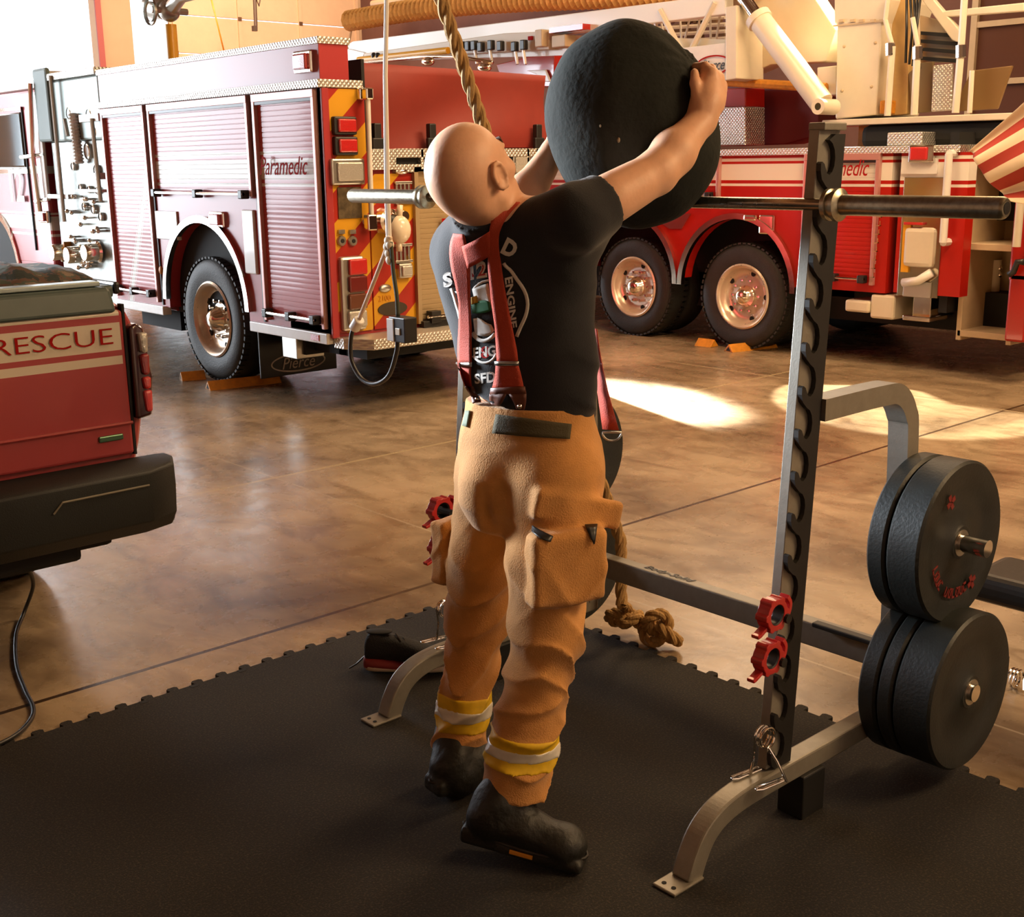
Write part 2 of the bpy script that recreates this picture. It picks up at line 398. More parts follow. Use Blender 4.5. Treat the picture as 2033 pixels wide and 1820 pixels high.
def bands_mat(name, base, yA, slope, bands, rough=.24, X=X0):
    """red paint with painted white stripes at given heights; stripes slope down forward of yA"""
    m_ = mat(name, base, rough+.1, coat=.12, spec=.3); nt = m_.node_tree; N, L, b = sm(m_)
    g = N.new('ShaderNodeTexCoord'); sp = N.new('ShaderNodeSeparateXYZ'); L.new(g.outputs['Object'], sp.inputs[0])
    z = mnode(nt, 'ADD', sp.outputs[2], mnode(nt, 'MULTIPLY', mnode(nt, 'MAXIMUM', mnode(nt, 'SUBTRACT', sp.outputs[1], yA), 0), slope))
    tot = None
    for lo, hi in bands:
        k = mnode(nt, 'MULTIPLY', mnode(nt, 'GREATER_THAN', z, lo), mnode(nt, 'LESS_THAN', z, hi)); tot = k if tot is None else mnode(nt, 'MAXIMUM', tot, k)
    k = mnode(nt, 'GREATER_THAN', z, -5)
    q = N.new('ShaderNodeMixRGB'); L.new(tot, q.inputs[0]); q.inputs[1].default_value = (*base, 1); q.inputs[2].default_value = (.78, .74, .68, 1); L.new(q.outputs[0], b.inputs['Base Color']); return m_
zz = lambda x, y: S(x, y).z
EB = [(zz(560, 370.5), zz(560, 364)), (zz(560, 356.5), zz(560, 315)), (zz(560, 306.5), zz(560, 299.5))]
ESLAT = bands_mat('engine_roll_door_red_with_white_stripes', (.52, .07, .07), S(290, 300).y, 2.1, EB, .3); ESLAT.node_tree.nodes['Principled BSDF'].inputs['Coat Weight'].default_value = .25
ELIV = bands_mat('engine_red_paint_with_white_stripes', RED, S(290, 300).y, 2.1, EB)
ytail, yfront = Y0, 10.55; zb, zt = .545, 2.215
wc = V((X0, 8.83, .50)); RW = .50
# near side panel with wheel arch
def arch_panel(y0, y1, z0, z1, arches, X, th, m_, par, name):
    """side panel between y0<y1 with semicircular (slightly tall) openings; arches: (yc, zc, ry, rz)"""
    P = [(y0, z0)]
    for yc, zc, ry, rz in sorted(arches):
        n = 26; base = z0
        P.append((yc-ry, z0))
        for i in range(n+1):
            a = math.pi-math.pi*i/n
            P.append((yc+ry*math.cos(a), max(z0, zc+rz*math.sin(a))))
        P.append((yc+ry, z0))
    P += [(y1, z0), (y1, z1), (y0, z1)]
    Q = []
    for p in P:
        if not Q or (abs(p[0]-Q[-1][0])+abs(p[1]-Q[-1][1])) > 1e-5: Q.append(p)
    # triangulated front via bmesh for concave outline
    return MB().prism([(X, y, z) for y, z in Q], (th, 0, 0)).build(name, m_, par)
arch_e = (8.86, .62, .66, .66)
arch_panel(ytail, yfront, zb, zt, [arch_e], X0, .12, ELIV, eng, 'side_panel')
body = MB().box((X0+.12, 7.62, .8), (X0+.34, yfront, zt)).box((X0+.34, 7.32, .55), (6.75, yfront, 2.2)).box((X0, Y0, .52), (X0+.34, 7.62, 2.21)).box((X0+.1, 9.6, .5), (X0+.5, yfront, 1.2))
body.build('body', M['red'], eng, bev=.006)
box('wheel_well', (X0+.10, 8.15, .5), (X0+.36, 9.56, 1.3), M['under'], eng)
# fender ring
fr_ = MB(); n = 30; yc, zc, ry, rz = arch_e; pr = []
for i in range(n+1):
    a = math.pi*i/n; pr.append((yc+(ry+.02)*math.cos(a), zc+(rz+.02)*math.sin(a)))
vs = []; fs = []
for i, (y, z) in enumerate(pr):
    a = math.pi*i/n; dy, dz = math.cos(a)*.028, math.sin(a)*.028
    vs += [(X0-.035, y-dy, z-dz), (X0-.035, y+dy, z+dz), (X0+.01, y+dy, z+dz), (X0+.01, y-dy, z-dz)]
for i in range(n):
    for k in range(4): fs.append((i*4+k, i*4+(k+1) % 4, i*4+4+(k+1) % 4, i*4+4+k))
fs += [(0, 1, 2, 3), (n*4, n*4+1, n*4+2, n*4+3)]
fr_.add(vs, fs).build('fender_trim', M['chrome'], eng, smooth='auto')
# wheel
TPROF = [(.27, -.02), (.28, -.125), (.36, -.145), (.44, -.14), (.475, -.115), (.49, -.06), (.49, .0), (.49, .06), (.475, .115), (.44, .14), (.36, .145), (.28, .125)]
def wheel(name, c, r, parent, front=False, out=-1, dual=False):
    k = r/.49; root = None
    tr_ = MB().lathe([(a*k, b*k) for a, b in TPROF], c, (1, 0, 0), 56)
    # tread blocks on the shoulder
    for i in range(56):
        t = 2*math.pi*i/56; d = V((0, math.cos(t), math.sin(t))); s_ = V((0, -math.sin(t), math.cos(t)))
        for sx in (-.1, .1): tr_.obox(V(c)+d*(.484*k)+V((sx*k, 0, 0)), V((.028*k, 0, 0)), s_*(.017*k), d*(.008*k))
    if dual: tr_.lathe([(a*k, b*k+.34*k*(-out)) for a, b in TPROF], c, (1, 0, 0), 40)
    w = tr_.build(name, M['tire'], parent, smooth='auto')
    o = out
    if front: prof = [(.285, .125*o), (.30, .135*o), (.285, .145*o), (.262, .13*o), (.25, .09*o), (.20, .06*o), (.15, .085*o), (.0, .09*o)]
    else: prof = [(.285, .125*o), (.302, .137*o), (.287, .147*o), (.268, .135*o), (.258, .115*o), (.245, .08*o), (.215, .055*o), (.18, .05*o), (.12, .06*o), (.0001, .06*o)]
    MB().lathe([(a*k, b*k) for a, b in prof], c, (1, 0, 0), 48).build('rim', M['rimalloy'], w, smooth='auto')
    zc_ = .056 if not front else .085
    hb = MB().lathe([(.095*k, zc_*o*k), (.10*k, (zc_+.03)*o*k), (.085*k, (zc_+.05)*o*k), (.07*k, (zc_+.09)*o*k), (.045*k, (zc_+.11)*o*k), (0.0001, (zc_+.115)*o*k)], c, (1, 0, 0), 24)
    hb.build('hub_cap', M['pchrome'], w, smooth='auto')
    nu = MB()
    for i in range(10):
        t = 2*math.pi*i/10; d = V((0, math.cos(t), math.sin(t)))
        nu.lathe([(.016*k, 0), (.016*k, .035*o*k), (.001, .038*o*k)], V(c)+d*(.145*k)+V((zc_*o*k, 0, 0)), (1, 0, 0), 6)
    nu.build('lug_nuts', M['chrome'], w)
    hl = MB()
    for i in range(5):
        t = 2*math.pi*(i+.5)/5; d = V((0, math.cos(t), math.sin(t)))
        hl.lathe([(.0001, 0), (.026*k, 0), (.026*k, .004*o*k), (0.0001, .004*o*k)], V(c)+d*(.218*k)+V(((zc_+.006)*o*k, 0, 0)), (1, 0, 0), 12)
    hl.build('hand_holes', M['under'], w)
    return w
wheel('wheel', (X0+.16, 8.84, .50), .50, eng, dual=True)
wheel('wheel', (X0+1.95, 8.84, .50), .50, eng, out=1, dual=True)
wheel('wheel', (X0+.2, 13.55, .50), .50, eng, front=True)
# upper side band
ub = MB().box((X0, Y0+.005, 2.25), (X0+.235, yfront, 2.49)); ub.build('upper_side_panel', M['red'], eng, bev=.004)
tc_ = MB().box((X0-.012, Y0-.005, 2.485), (X0+.25, yfront+.01, 2.53)); tc_.build('top_cap', M['plate'], eng, bev=.003)
dr = MB().box((X0-.035, Y0-.02, 2.205), (X0+.33, yfront+.02, 2.258)); dr.build('drip_rail', M['plate'], eng, bev=.003)
# roll-up doors
def roller(name, ya, yb, z0, z1, m_, par, X, n=None, axis='x', inset=.02):
    """slatted roll-up door between ya and yb; facing -X (axis x) or -Y (axis y)"""
    n = n or int((z1-z0)/.036); h = (z1-z0)/n; vs = []; fs = []
    prof = []
    for i in range(n):
        z = z0+i*h; prof += [(0, z+.002), (-.0022, z+.004), (-.003, z+h*.5), (-.0022, z+h-.003), (0, z+h-.001)]
    for d, z in prof:
        for q in (ya, yb): vs.append((X+inset+d, q, z) if axis == 'x' else (q, X+inset+d, z))
    for i in range(len(prof)-1): fs.append((2*i, 2*i+1, 2*i+3, 2*i+2))
    me = MB().add(vs, fs); return me.build(name, m_, par)
def doorset(ya, yb, z0, z1, par, liv, X=X0, trim=None):
    """ya<yb. the door stands in a shallow bright frame"""
    d = roller('roll_up_door', ya+.03, yb-.03, z0, z1-.05, liv, par, X-.022)
    f = MB()
    for y in (ya, yb-.035): f.box((X-.034, y, z0-.02), (X+.01, y+.035, z1))
    f.box((X-.036, ya, z1-.055), (X+.01, yb, z1)); f.build('door_frame', trim or M['framepaint'], d, bev=.004)
    g = MB().box((X-.03, ya+.035, z1-.075), (X+.0, yb-.035, z1-.055)); g.build('door_seal', M['blackp'], d)
    return d
M['framepaint'] = mat('pinkish_anodised_frame', (.55, .30, .28), .35, .4)
def door_bar(ya, yb, z, par, X=X0):
    b_ = MB()
    b_.tube([(X-.07, ya+.04, z), (X-.07, yb-.04, z)], .012, 8); o = b_.build('door_handle', M['chrome'], par, smooth='auto')
    c = MB()
    for y in (ya+.07, (ya+yb)/2, yb-.07): c.box((X-.085, y-.03, z-.035), (X-.015, y+.03, z+.03))
    c.build('handle_bracket', M['blackp'], o, bev=.008)
d3 = doorset(7.12, 7.93, .60, 2.20, eng, ESLAT); door_bar(7.14, 7.92, .645, d3)
d2 = doorset(8.00, 9.60, 1.50, 2.20, eng, ESLAT); door_bar(8.02, 9.58, 1.50, d2)
d1_ = doorset(9.67, 10.50, .60, 2.20, eng, ESLAT); door_bar(9.69, 10.48, .655, d1_)
bl = MB()
for y in (7.965, 9.635): bl.box((X0-.012, y-.012, .56), (X0+.01, y+.012, 2.2))
bl.build('door_gap', M['blackp'], eng)
# word on the rear door
p = S(527, 347); text('lettering', 'Paramedic', V((X0-.042, p.y, p.z)), V((0, S(622, 345).y-p.y, 0)), V((0, 0, .125)), M['redtxt'], eng, shear=.35)
# lamps etc on side
def lamp(x0, y0, x1, y1, par, X=X0, lens='lens', name='marker_light'):
    a, b = S(x0, y0, X), S(x1, y1, X); o = box(name, (X-.03, a.y, a.z), (X+.01, b.y, b.z), M['chrome'], par, .012)
    dy, dz = (a.y-b.y)*.14, (a.z-b.z)*.14
    box('lens', (X-.055, a.y-dy, a.z-dz), (X-.025, b.y+dy, b.z+dz), M[lens], o, .012); return o
lamp(587, 103, 625, 143, eng); lamp(420, 419, 450, 452, eng)
sbox('access_door', 309, 418, 357, 477, M['white'], eng, out=.014, bev=.006)
o = sbox('white_panel', 483, 416, 514, 545, M['white'], eng, out=.02, bev=.01)
box('scuff', S(0, 0)*0, S(0, 0)*0+V((.001, .001, .001)), M['white'], o) if False else None
MB().ball(S(324, 536)+V((-.02, 0, 0)), (.015, .03, .035)).build('amber_marker', M['orange'], eng, smooth=True)
# skirt / running trim
rb = MB().box((X0-.03, Y0+.03, .475), (X0+.05, 8.16, .55)).box((X0-.03, 9.6, .475), (X0+.05, yfront, .55)); rb.build('running_trim', M['white'], eng, bev=.006)
box('reflector', (X0-.036, 7.2, .492), (X0-.028, 7.3, .535), M['lens'], eng)
ug = MB().box((X0+.12, 7.62, .33), (X0+.5, 7.95, .53)).box((X0+.2, 7.2, .36), (6.5, 7.9, .53)).box((X0+.15, 9.65, .32), (X0+.5, 10.4, .5)).box((X0+.7, 7.3, .3), (X0+1.6, 15, .7))
ug.build('underbody', M['under'], eng)
box('tail_step_box', (X0+.06, 7.65, .30), (X0+.3, 7.85, .50), M['steel'], eng, .006)
# mud flap with oval badge, hanging behind the rear wheel, facing the rear
fy = 8.12
a = Rr(508, 640, fy); b = Rr(634, 748, fy)
mf = MB().box((X0+.02, fy, .10), (X0+.72, fy+.02, .56)); mf = mf.build('mud_flap', M['blackp'], eng, bev=.006)
ov = MB(); ps = []
def oval(mb, c, u, v, w, d, n=40):
    for i in range(n):
        t0, t1 = 2*math.pi*i/n, 2*math.pi*(i+1)/n
        A = [c+u*math.cos(t)*k+v*math.sin(t)*k2 for t in (t0, t1) for k, k2 in ((1, 1), (1-w/u.length, 1-w/v.length))]
        mb.prism([A[0], A[2], A[3], A[1]], d)
c = Rr(571, 721, fy); grey = mat('grey_flap_print', (.55, .50, .42), .6)
c = V((X0+.36, fy-.004, c.z))
oval(ov, c, V((.25, 0, 0)), V((0, 0, .075)), .012, (0, .003, 0)); ov.build('oval_badge', grey, mf)
text('lettering', 'Pierce', c+V((-.15, 0, -.045)), V((.3, 0, 0)), V((0, 0, .09)), grey, mf, shear=.3)
# ---- rear face
colX = Rr(722, 300).x
M['chv'] = None
def chev_mat(name, slope, period, off, duty=.5):
    m_ = mat(name, (.42, .022, .012), .35, coat=.3); nt = m_.node_tree; N, L, b = sm(m_)
    g = N.new('ShaderNodeTexCoord'); sp = N.new('ShaderNodeSeparateXYZ'); L.new(g.outputs['Object'], sp.inputs[0])
    s_ = mnode(nt, 'SUBTRACT', sp.outputs[2], mnode(nt, 'MULTIPLY', sp.outputs[0], slope))
    k = mnode(nt, 'LESS_THAN', mnode(nt, 'FRACT', mnode(nt, 'DIVIDE', mnode(nt, 'SUBTRACT', s_, off), period)), duty)
    q = N.new('ShaderNodeMixRGB'); L.new(k, q.inputs[0]); q.inputs[1].default_value = (.42, .022, .012, 1); q.inputs[2].default_value = (.72, .36, .015, 1); L.new(q.outputs[0], b.inputs['Base Color']); return m_
# the stripes rise to the right at about 50 degrees
pa, pb = Rr(643, 271), Rr(711, 190)
sl = (pb.z-pa.z)/(pb.x-pa.x)
period = (Rr(645, 209).z-Rr(645, 333).z)
CH = chev_mat('red_yellow_striped_rear', sl, period, (Rr(645, 271).z-sl*Rr(645, 271).x), .5)
cp = MB().box((X0+.004, Y0-.012, .55), (Rr(725, 300).x, Y0, 2.2)); cp.build('striped_rear_panel', CH, eng)
box('rear_corner_trim', (X0-.006, Y0-.016, .52), (X0+.05, Y0+.01, 2.205), M['red'], eng, .006)
c0, c1 = Rr(728, 300).x, Rr(820, 400).x; cr = Rr(1085, 300).x
zl = Rr(800, 372).z
low = MB().box((c0, Y0-.012, .55), (c1, Y0, Rr(760, 345).z)).box((Rr(1015, 400).x, Y0-.012, .55), (cr, Y0, Rr(1050, 350).z)); low.build('striped_lower_panel', CH, eng)
core = MB().box((Rr(700, 300).x, Y0+.002, .5), (cr, 7.5, Rr(800, 296).z)).box((c0-.02, 7.2, 1.5), (cr, 10.4, 2.2)); core.build('rear_body', M['red'], eng)
bk = MB().box((Rr(723, 300).x, Y0-.004, Rr(723, 300).z), (Rr(729, 300).x, Y0+.15, 2.4)); bk.build('shadow_gap', M['under'], eng)
# diamond plate header and slots under the vinyl cover
hp = MB(); a, b_ = Rr(735, 296), Rr(1085, 345); z1_, z2_ = a.z, Rr(760, 337).z
hp.box((c0+.01, Y0-.05, z2_), (Rr(778, 320).x, Y0+.02, z1_)); hp.box((Rr(778, 320).x, Y0-.05, z1_-.06), (cr, Y0+.02, z1_)); hp.box((Rr(778, 320).x, Y0-.045, z2_-.02), (cr, Y0+.02, z2_+.035))
for x in (830, 1040, 1058, 1080): hp.box((Rr(x, 320).x-.01, Y0-.05, z2_), (Rr(x, 320).x+.015, Y0+.02, z1_))
hp.build('tread_plate_header', M['plate'], eng, bev=.003)
sl_ = MB().box((Rr(778, 320).x, Y0-.01, z2_), (cr, Y0, z1_-.05)); sl_.build('header_recess', M['under'], eng)
# vinyl hose-bed cover
tp = MB(); P = [(712, 128), (780, 120), (900, 122), (1000, 135), (1045, 150), (1083, 170), (1085, 290), (900, 296), (735, 296), (722, 290)]
gx = 14; gz = 10; vs = []; fs = []
Aq = [Rr(712, 124, 7.12), Rr(1083, 150, 7.12), Rr(1085, 292, 7.12), Rr(730, 297, 7.12)]
for j in range(gz+1):
    for i in range(gx+1):
        u_, v_ = i/gx, j/gz
        p = (Aq[0].lerp(Aq[1], u_)).lerp(Aq[3].lerp(Aq[2], u_), v_)
        p = p+V((0, -.03*math.sin(u_*9+v_*2)*math.sin(v_*3)-.02*math.sin(u_*3+v_*6), 0)); vs.append(p)
for j in range(gz):
    for i in range(gx): fs.append((j*(gx+1)+i, j*(gx+1)+i+1, (j+1)*(gx+1)+i+1, (j+1)*(gx+1)+i))
top = []
for i in range(gx+1):
    p = V(vs[i]); vs.append(V((p.x, 10.4, p.z+.05)))
b0 = (gx+1)*(gz+1)
for i in range(gx): fs.append((i, i+1, b0+i+1, b0+i))
tp.add(vs, fs).build('hose_bed_cover', M['tarp'], eng, smooth=True)
br = MB()
for x in (748, 857, 1068):
    p = Rr(x, 268, 7.05); br.box(p+V((-.03, -.02, -.1)), p+V((.03, .03, .08))); br.box(p+V((-.05, -.025, -.13)), p+V((.05, .01, -.02)))
br.build('strap_buckle', M['blackp'], eng, bev=.008)
# grab rail
gr = MB(); gr.tube([Rr(730, 186, 6.98), Rr(738, 440, 6.98)], .018, 10); gr.tube([Rr(716, 186, 7.07), Rr(730, 186, 6.98)], .02, 8); gr.tube([Rr(722, 440, 7.07), Rr(738, 440, 6.98)], .02, 8)
gr.build('grab_rail', M['white'], eng, smooth='auto')
gk = MB(); p = Rr(730, 186, 6.98); gk.box(p-V((.03, .03, .04)), p+V((.03, .03, .04))); p = Rr(716, 186, 7.05); gk.box(p-V((.03, .03, .04)), p+V((.03, .03, .04))); p = Rr(738, 440, 6.99); gk.box(p-V((.05, .03, .06)), p+V((.03, .03, .05)))
gk.build('rail_bracket', M['chrome'], eng, bev=.01)
# tail lamps on the left column
def rlamp(x0, y0, x1, y1, lens, par=eng, name='tail_light', rim='blackp', out=.05):
    a, b = Rr(x0, y0), Rr(x1, y1); o = box(name, (a.x, Y0-out, a.z), (b.x, Y0, b.z), M[rim], par, .012)
    dx, dz = (b.x-a.x)*.14, (a.z-b.z)*.14
    box('lens', (a.x+dx, Y0-out-.018, a.z-dz), (b.x-dx*.6, Y0-out+.01, b.z+dz), M[lens], o, .01); return o
rlamp(655, 231, 702, 268, 'lens'); rlamp(657, 271, 704, 308, 'lens')
o = rlamp(650, 315, 718, 366, 'clear', rim='steel', name='work_light')
rbox('notice_panel', 667, 372, 716, 432, mat('dark_mottled_panel', (.05, .04, .025), .3, col2=(.16, .12, .07), nscale=18), eng, out=.02)
for x in (675, 697):
    p = Rr(x, 478); q = MB().lathe([(.0001, -.02), (.03, -.02), (.036, -.012), (.036, 0)], V((p.x, Y0-.012, p.z)), (0, 1, 0), 20); q = q.build('socket_cap', M['steel'], eng, smooth='auto')
    MB().box((p.x-.025, Y0-.03, Rr(x, 461).z-.01), (p.x+.025, Y0, Rr(x, 461).z+.018)).build('cap_hinge', M['steel'], q)
    MB().lathe([(.0001, -.024), (.014, -.024), (.016, -.018)], V((p.x, Y0-.012, p.z)), (0, 1, 0), 16).build('cap_centre', M['blackp'], q)
hs = rbox('tail_light_cluster', 668, 510, 722, 652, M['steel'], eng, out=.05, bev=.02)
for i, (y0_, y1_, c_) in enumerate(((514, 543, 'lens'), (548, 577, 'lens2'), (583, 611, 'amber'), (617, 645, 'clear'))):
    if c_ == 'lens2': M['lens2'] = mat('dark_red_lens', (.16, .02, .02), .12, coat=1)
    if c_ == 'amber': M['amber'] = mat('smoked_amber_lens', (.14, .05, .03), .12, coat=1)
    a, b = Rr(682, y0_), Rr(719, y1_); box('lens', (a.x, Y0-.075, a.z), (b.x, Y0-.04, b.z), M[c_], hs, .012)
# column between rail and door : gauges, vents, sockets, number 2100-like badge
vt = MB()
for (yy0, yy1) in ((360, 404), (484, 520)):
    a, b = Rr(782, yy0), Rr(812, yy1)
    for k in range(4):
        x = a.x+(b.x-a.x)*(k+.1)/3.6; vt.box((x-.008, Y0-.03, a.z), (x+.012, Y0, b.z))
    vt.box((a.x-.012, Y0-.035, a.z-.02), (b.x+.012, Y0, a.z)); vt.box((a.x-.012, Y0-.035, b.z), (b.x+.012, Y0, b.z+.02))
vt.build('vent_grille', M['steel'], eng, bev=.004)
rlamp(785, 523, 812, 550, 'clear', rim='steel', name='small_lamp')
p = Rr(795, 340); MB().ball((p.x, Y0-.02, p.z), (.06, .03, .025)).build('oval_lamp', M['chrome'], eng, smooth=True)
p = Rr(762, 572); MB().ball((p.x, Y0-.015, p.z), (.055, .02, .03)).build('oval_vent', M['steel'], eng, smooth=True)
p = Rr(749, 598); text('lettering', '2100', V((p.x, Y0-.016, p.z)), V((.11, 0, 0)), V((0, 0, .04)), M['orange'], eng)
p = Rr(777, 612); q = MB().lathe([(.0001, 0), (.13, 0), (.13, .008), (.0001, .008)], V((0, 0, 0)), (0, -1, 0), 30)
q.v = [(v[0]+p.x, v[1]+Y0-.012, v[2]*.38+p.z) for v in q.v]; q.build('grab_recess', mat('dark_brown_plate', (.05, .035, .02), .5), eng)
# chrome suction fitting and bright lamp head
f_ = MB(); p = Rr(758, 438); f_.lathe([(.0001, -.14), (.05, -.14), (.06, -.11), (.085, -.10), (.085, -.02), (.10, 0)], V((p.x, Y0, p.z)), (0, 1, 0), 24)
f_.lathe([(.0001, -.12), (.035, -.12), (.05, -.05), (.05, 0)], V((p.x+.12, Y0, p.z+.03)), (0, 1, 0), 18)
f_.tube([(p.x-.12, Y0-.08, p.z+.03), (p.x+.13, Y0-.08, p.z+.04)], .02, 8); f_ = f_.build('hose_fitting', M['pchrome'], eng, smooth='auto')
MB().lathe([(.0001, -.165), (.05, -.15), (.055, -.12)], V((p.x, Y0, p.z-.01)), (0, 1, 0), 24).build('fitting_cap', M['blackp'], f_, smooth=True)
p = Rr(797, 456, 6.9); hd = MB().ball((p.x, 6.92, p.z), (.085, .07, .10), 20, 12); hd.tube([(p.x+.0, 6.92, p.z+.09), (p.x+.01, 6.92, p.z+.17)], .022, 8); hd.tube([(p.x-.01, 6.92, p.z-.09), (p.x-.01, 6.92, p.z-.15)], .022, 8); hd.tube([(p.x, 6.92, p.z), (p.x, 7.06, p.z)], .03, 8)
hd.build('white_fitting_head', mat('pale_enamel', (.85, .75, .58), .25, coat=.5), eng, smooth=True)
# centre roll-up door with number
DT = mat('tan_roll_up_door', (.42, .31, .17), .4, .2)
xa, xb = Rr(820, 500).x, Rr(1015, 500).x; za, zb2 = Rr(830, 636).z, Rr(850, 341).z
rd_ = roller('rear_roll_up_door', xa+.03, xb-.03, za, zb2, DT, eng, Y0-.03, axis='y')
f = MB().box((xa, Y0-.045, za-.02), (xa+.035, Y0+.01, zb2+.03)).box((xb-.035, Y0-.045, za-.02), (xb, Y0+.01, zb2+.03)).box((xa, Y0-.045, zb2), (xb, Y0+.01, zb2+.035)); f.build('door_frame', mat('tan_trim', (.45, .34, .2), .4, .3), rd_)
h = MB().tube([(xa+.05, Y0-.09, za+.03), (xb-.05, Y0-.09, za+.03)], .012, 8); h = h.build('door_handle', M['chrome'], rd_)
b_ = MB().box((xa+.08, Y0-.1, za-.02), (xa+.17, Y0-.03, za+.07)).box((xa+.02, Y0-.08, za-.05), (xb-.02, Y0-.02, za-.0)); b_.build('handle_bracket', M['blackp'], h, bev=.006)
p = Rr(871, 492); text('number', '12', V((p.x, Y0-.045, p.z)), V((.36, 0, 0)), V((0, 0, Rr(880, 432).z-p.z)), M['redtxt'], rd_, bold=.03)
rbox('sill_stripe', 822, 655, 1010, 640, M['chev'], eng, out=.018)
rbox('right_vent_box', 1012, 302, 1082, 350, M['steel'], eng, out=.04, bev=.01)
q = MB()
for i in range(2):
    a, b = Rr(1016+i*34, 312), Rr(1044+i*34, 342); q.box((a.x, Y0-.05, a.z), (b.x, Y0-.03, b.z))
q.build('right_vent_grille', M['clear'], eng, bev=.004)
p = Rr(1040, 372); MB().ball((p.x, Y0-.05, p.z), (.14, .08, .07)).build('yellow_cap', M['yellow'], eng, smooth=True)
# tailboard with tread plate and chamfered corner
zs = .45
T = [at(664, 672, Z=zs), at(735, 697, Z=zs), at(910, 669, Z=zs), ]
yb_ = T[1].y
tb = [(X0+.02, Y0+.02), (X0+.02, Y0-.10), (X0+.14, yb_), (cr-.15, yb_), (cr, Y0-.1), (cr, Y0+.02)]
MB().prism([(x, y, zs) for x, y in tb], (0, 0, .075)).build('tailboard', M['plate'], eng, bev=.004)
box('tow_bracket', (X0+.2, 6.95, .36), (6.5, 7.3, .45), M['under'], eng)
# ---- pump panel and crosslay
pg = mat('pump_panel_alloy', (.30, .32, .30), .4, .6, noise=.25, nscale=9)
pp_ = box('pump_panel', (X0+.05, yfront+.02, .45), (6.7, 11.85, 1.95), pg, eng, .01)
rnd = random.Random(3)
ga = MB(); gf = MB()
for (x, y, r) in ((142, 225, .055), (160, 236, .05), (182, 228, .06), (193, 262, .05), (178, 300, .07), (196, 338, .05), (165, 372, .035), (182, 376, .035), (198, 378, .035), (172, 410, .04), (190, 415, .045), (205, 430, .04), (150, 330, .04)):
    p = S(x, y, X0+.05); ga.lathe([(r, 0), (r, -.03), (r*.8, -.035)], p, (1, 0, 0), 20); gf.lathe([(.0001, -.028), (r*.8, -.028)], p, (1, 0, 0), 20)
ga.build('gauge', M['chrome'], pp_, smooth='auto'); gf.build('gauge_face', M['white'], pp_)
kb = MB()
for i in range(26):
    p = S(rnd.uniform(140, 212), rnd.uniform(385, 540), X0+.05); kb.tube([p, p+V((-.07, 0, 0))], .012, 6); kb.ball(p+V((-.08, 0, 0)), .022, 8, 6)
kb.build('valve_pull', M['chrome'], pp_, smooth='auto')
vl = MB()
for (x, y) in ((130, 500), (160, 505), (195, 500)):
    p = S(x, y, X0+.03); vl.lathe([(.0001, -.14), (.07, -.14), (.08, -.12), (.08, -.02), (.10, 0)], p, (1, 0, 0), 20)
vl.build('hose_outlet', M['pchrome'], pp_, smooth='auto')
bx = MB().box(S(124, 480, X0-.02), S(145, 500, X0+.06)); bx.build('brass_plate', M['orange'], pp_)
bp_ = MB()
for (xa_, ya_, xb_, yb2) in ((100, 150, 128, 440), (182, 235, 200, 400), (128, 236, 135, 270)):
    bp_.tube([S(xa_, ya_, X0-.03), S(xb_, yb2, X0-.03)], .02, 8)
bp_.build('pump_grab_rail', M['steel'], pp_, smooth='auto')
pf = MB()
for (x0_, y0_, x1_, y1_) in ((160, 228, 200, 240), (168, 343, 200, 356), (98, 385, 140, 395), (155, 375, 205, 382)): 
    a, b = S(x0_, y0_, X0), S(x1_, y1_, X0); pf.box((X0-.02, a.y, a.z), (X0+.06, b.y, b.z))
pf.build('label_plate', M['white'], pp_, bev=.004)
tw = MB(); h0_, h1_ = S(145, 225, X0-.01), S(158, 325, X0-.01); tw.tube([h0_.lerp(h1_, i/30) for i in range(31)], [.04+(.008 if i % 2 else -.006) for i in range(31)], 10); tw.build('corrugated_strap', M['white'], pp_)
box('crosslay_cover', (X0+.02, yfront+.05, 1.95), (6.7, 11.95, 2.5), mat('grey_green_plate', (.28, .33, .31), .45, .4, noise=.1), eng, .02)
box('crosslay_top', (X0-.02, yfront+.03, 2.5), (6.75, 12.0, 2.56), M['plate'], eng, .004)
hr = MB().lathe([(.32, 0), (.32, .05), (.25, .05), (.25, 0)], S(108, 200, X0-.0), (1, 0, 0), 24, 0, math.pi*.999, ref=(0, -1, 0)); 
MB().box((X0-.03, 11.62, 1.95), (X0+.02, 11.95, 2.62)).build('crosslay_curtain', mat('teal_grey_vinyl', (.16, .22, .21), .6), eng, bev=.03)
# ---- cab
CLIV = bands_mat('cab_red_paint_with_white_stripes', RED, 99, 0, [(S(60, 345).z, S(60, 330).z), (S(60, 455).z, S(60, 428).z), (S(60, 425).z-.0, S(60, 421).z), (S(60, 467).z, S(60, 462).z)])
cab = MB().box((X0+.02, 11.98, .75), (6.75, 15.6, 2.45)).box((X0+.02, 11.98, .45), (6.75, 12.9, .8)).box((X0+.02, 14.2, .45), (6.75, 15.6, .8)); cab = cab.build('cab', CLIV, eng, bev=.03)
box('cab_roof', (X0+.02, 11.95, 2.45), (6.72, 15.65, 2.62), M['white'], cab, .05)
gl = MB().box((X0+.0, 12.45, 1.72), (X0+.03, 13.35, 2.25)).box((X0+.0, 13.55, 1.72), (X0+.03, 14.6, 2.25)); gl.build('side_window', M['glass'], cab, bev=.02)
MB().box((X0-.005, 12.4, 1.66), (X0+.02, 13.4, 1.70)).box((X0-.005, 12.4, 2.27), (X0+.02, 13.4, 2.30)).build('window_trim', M['chrome'], cab)
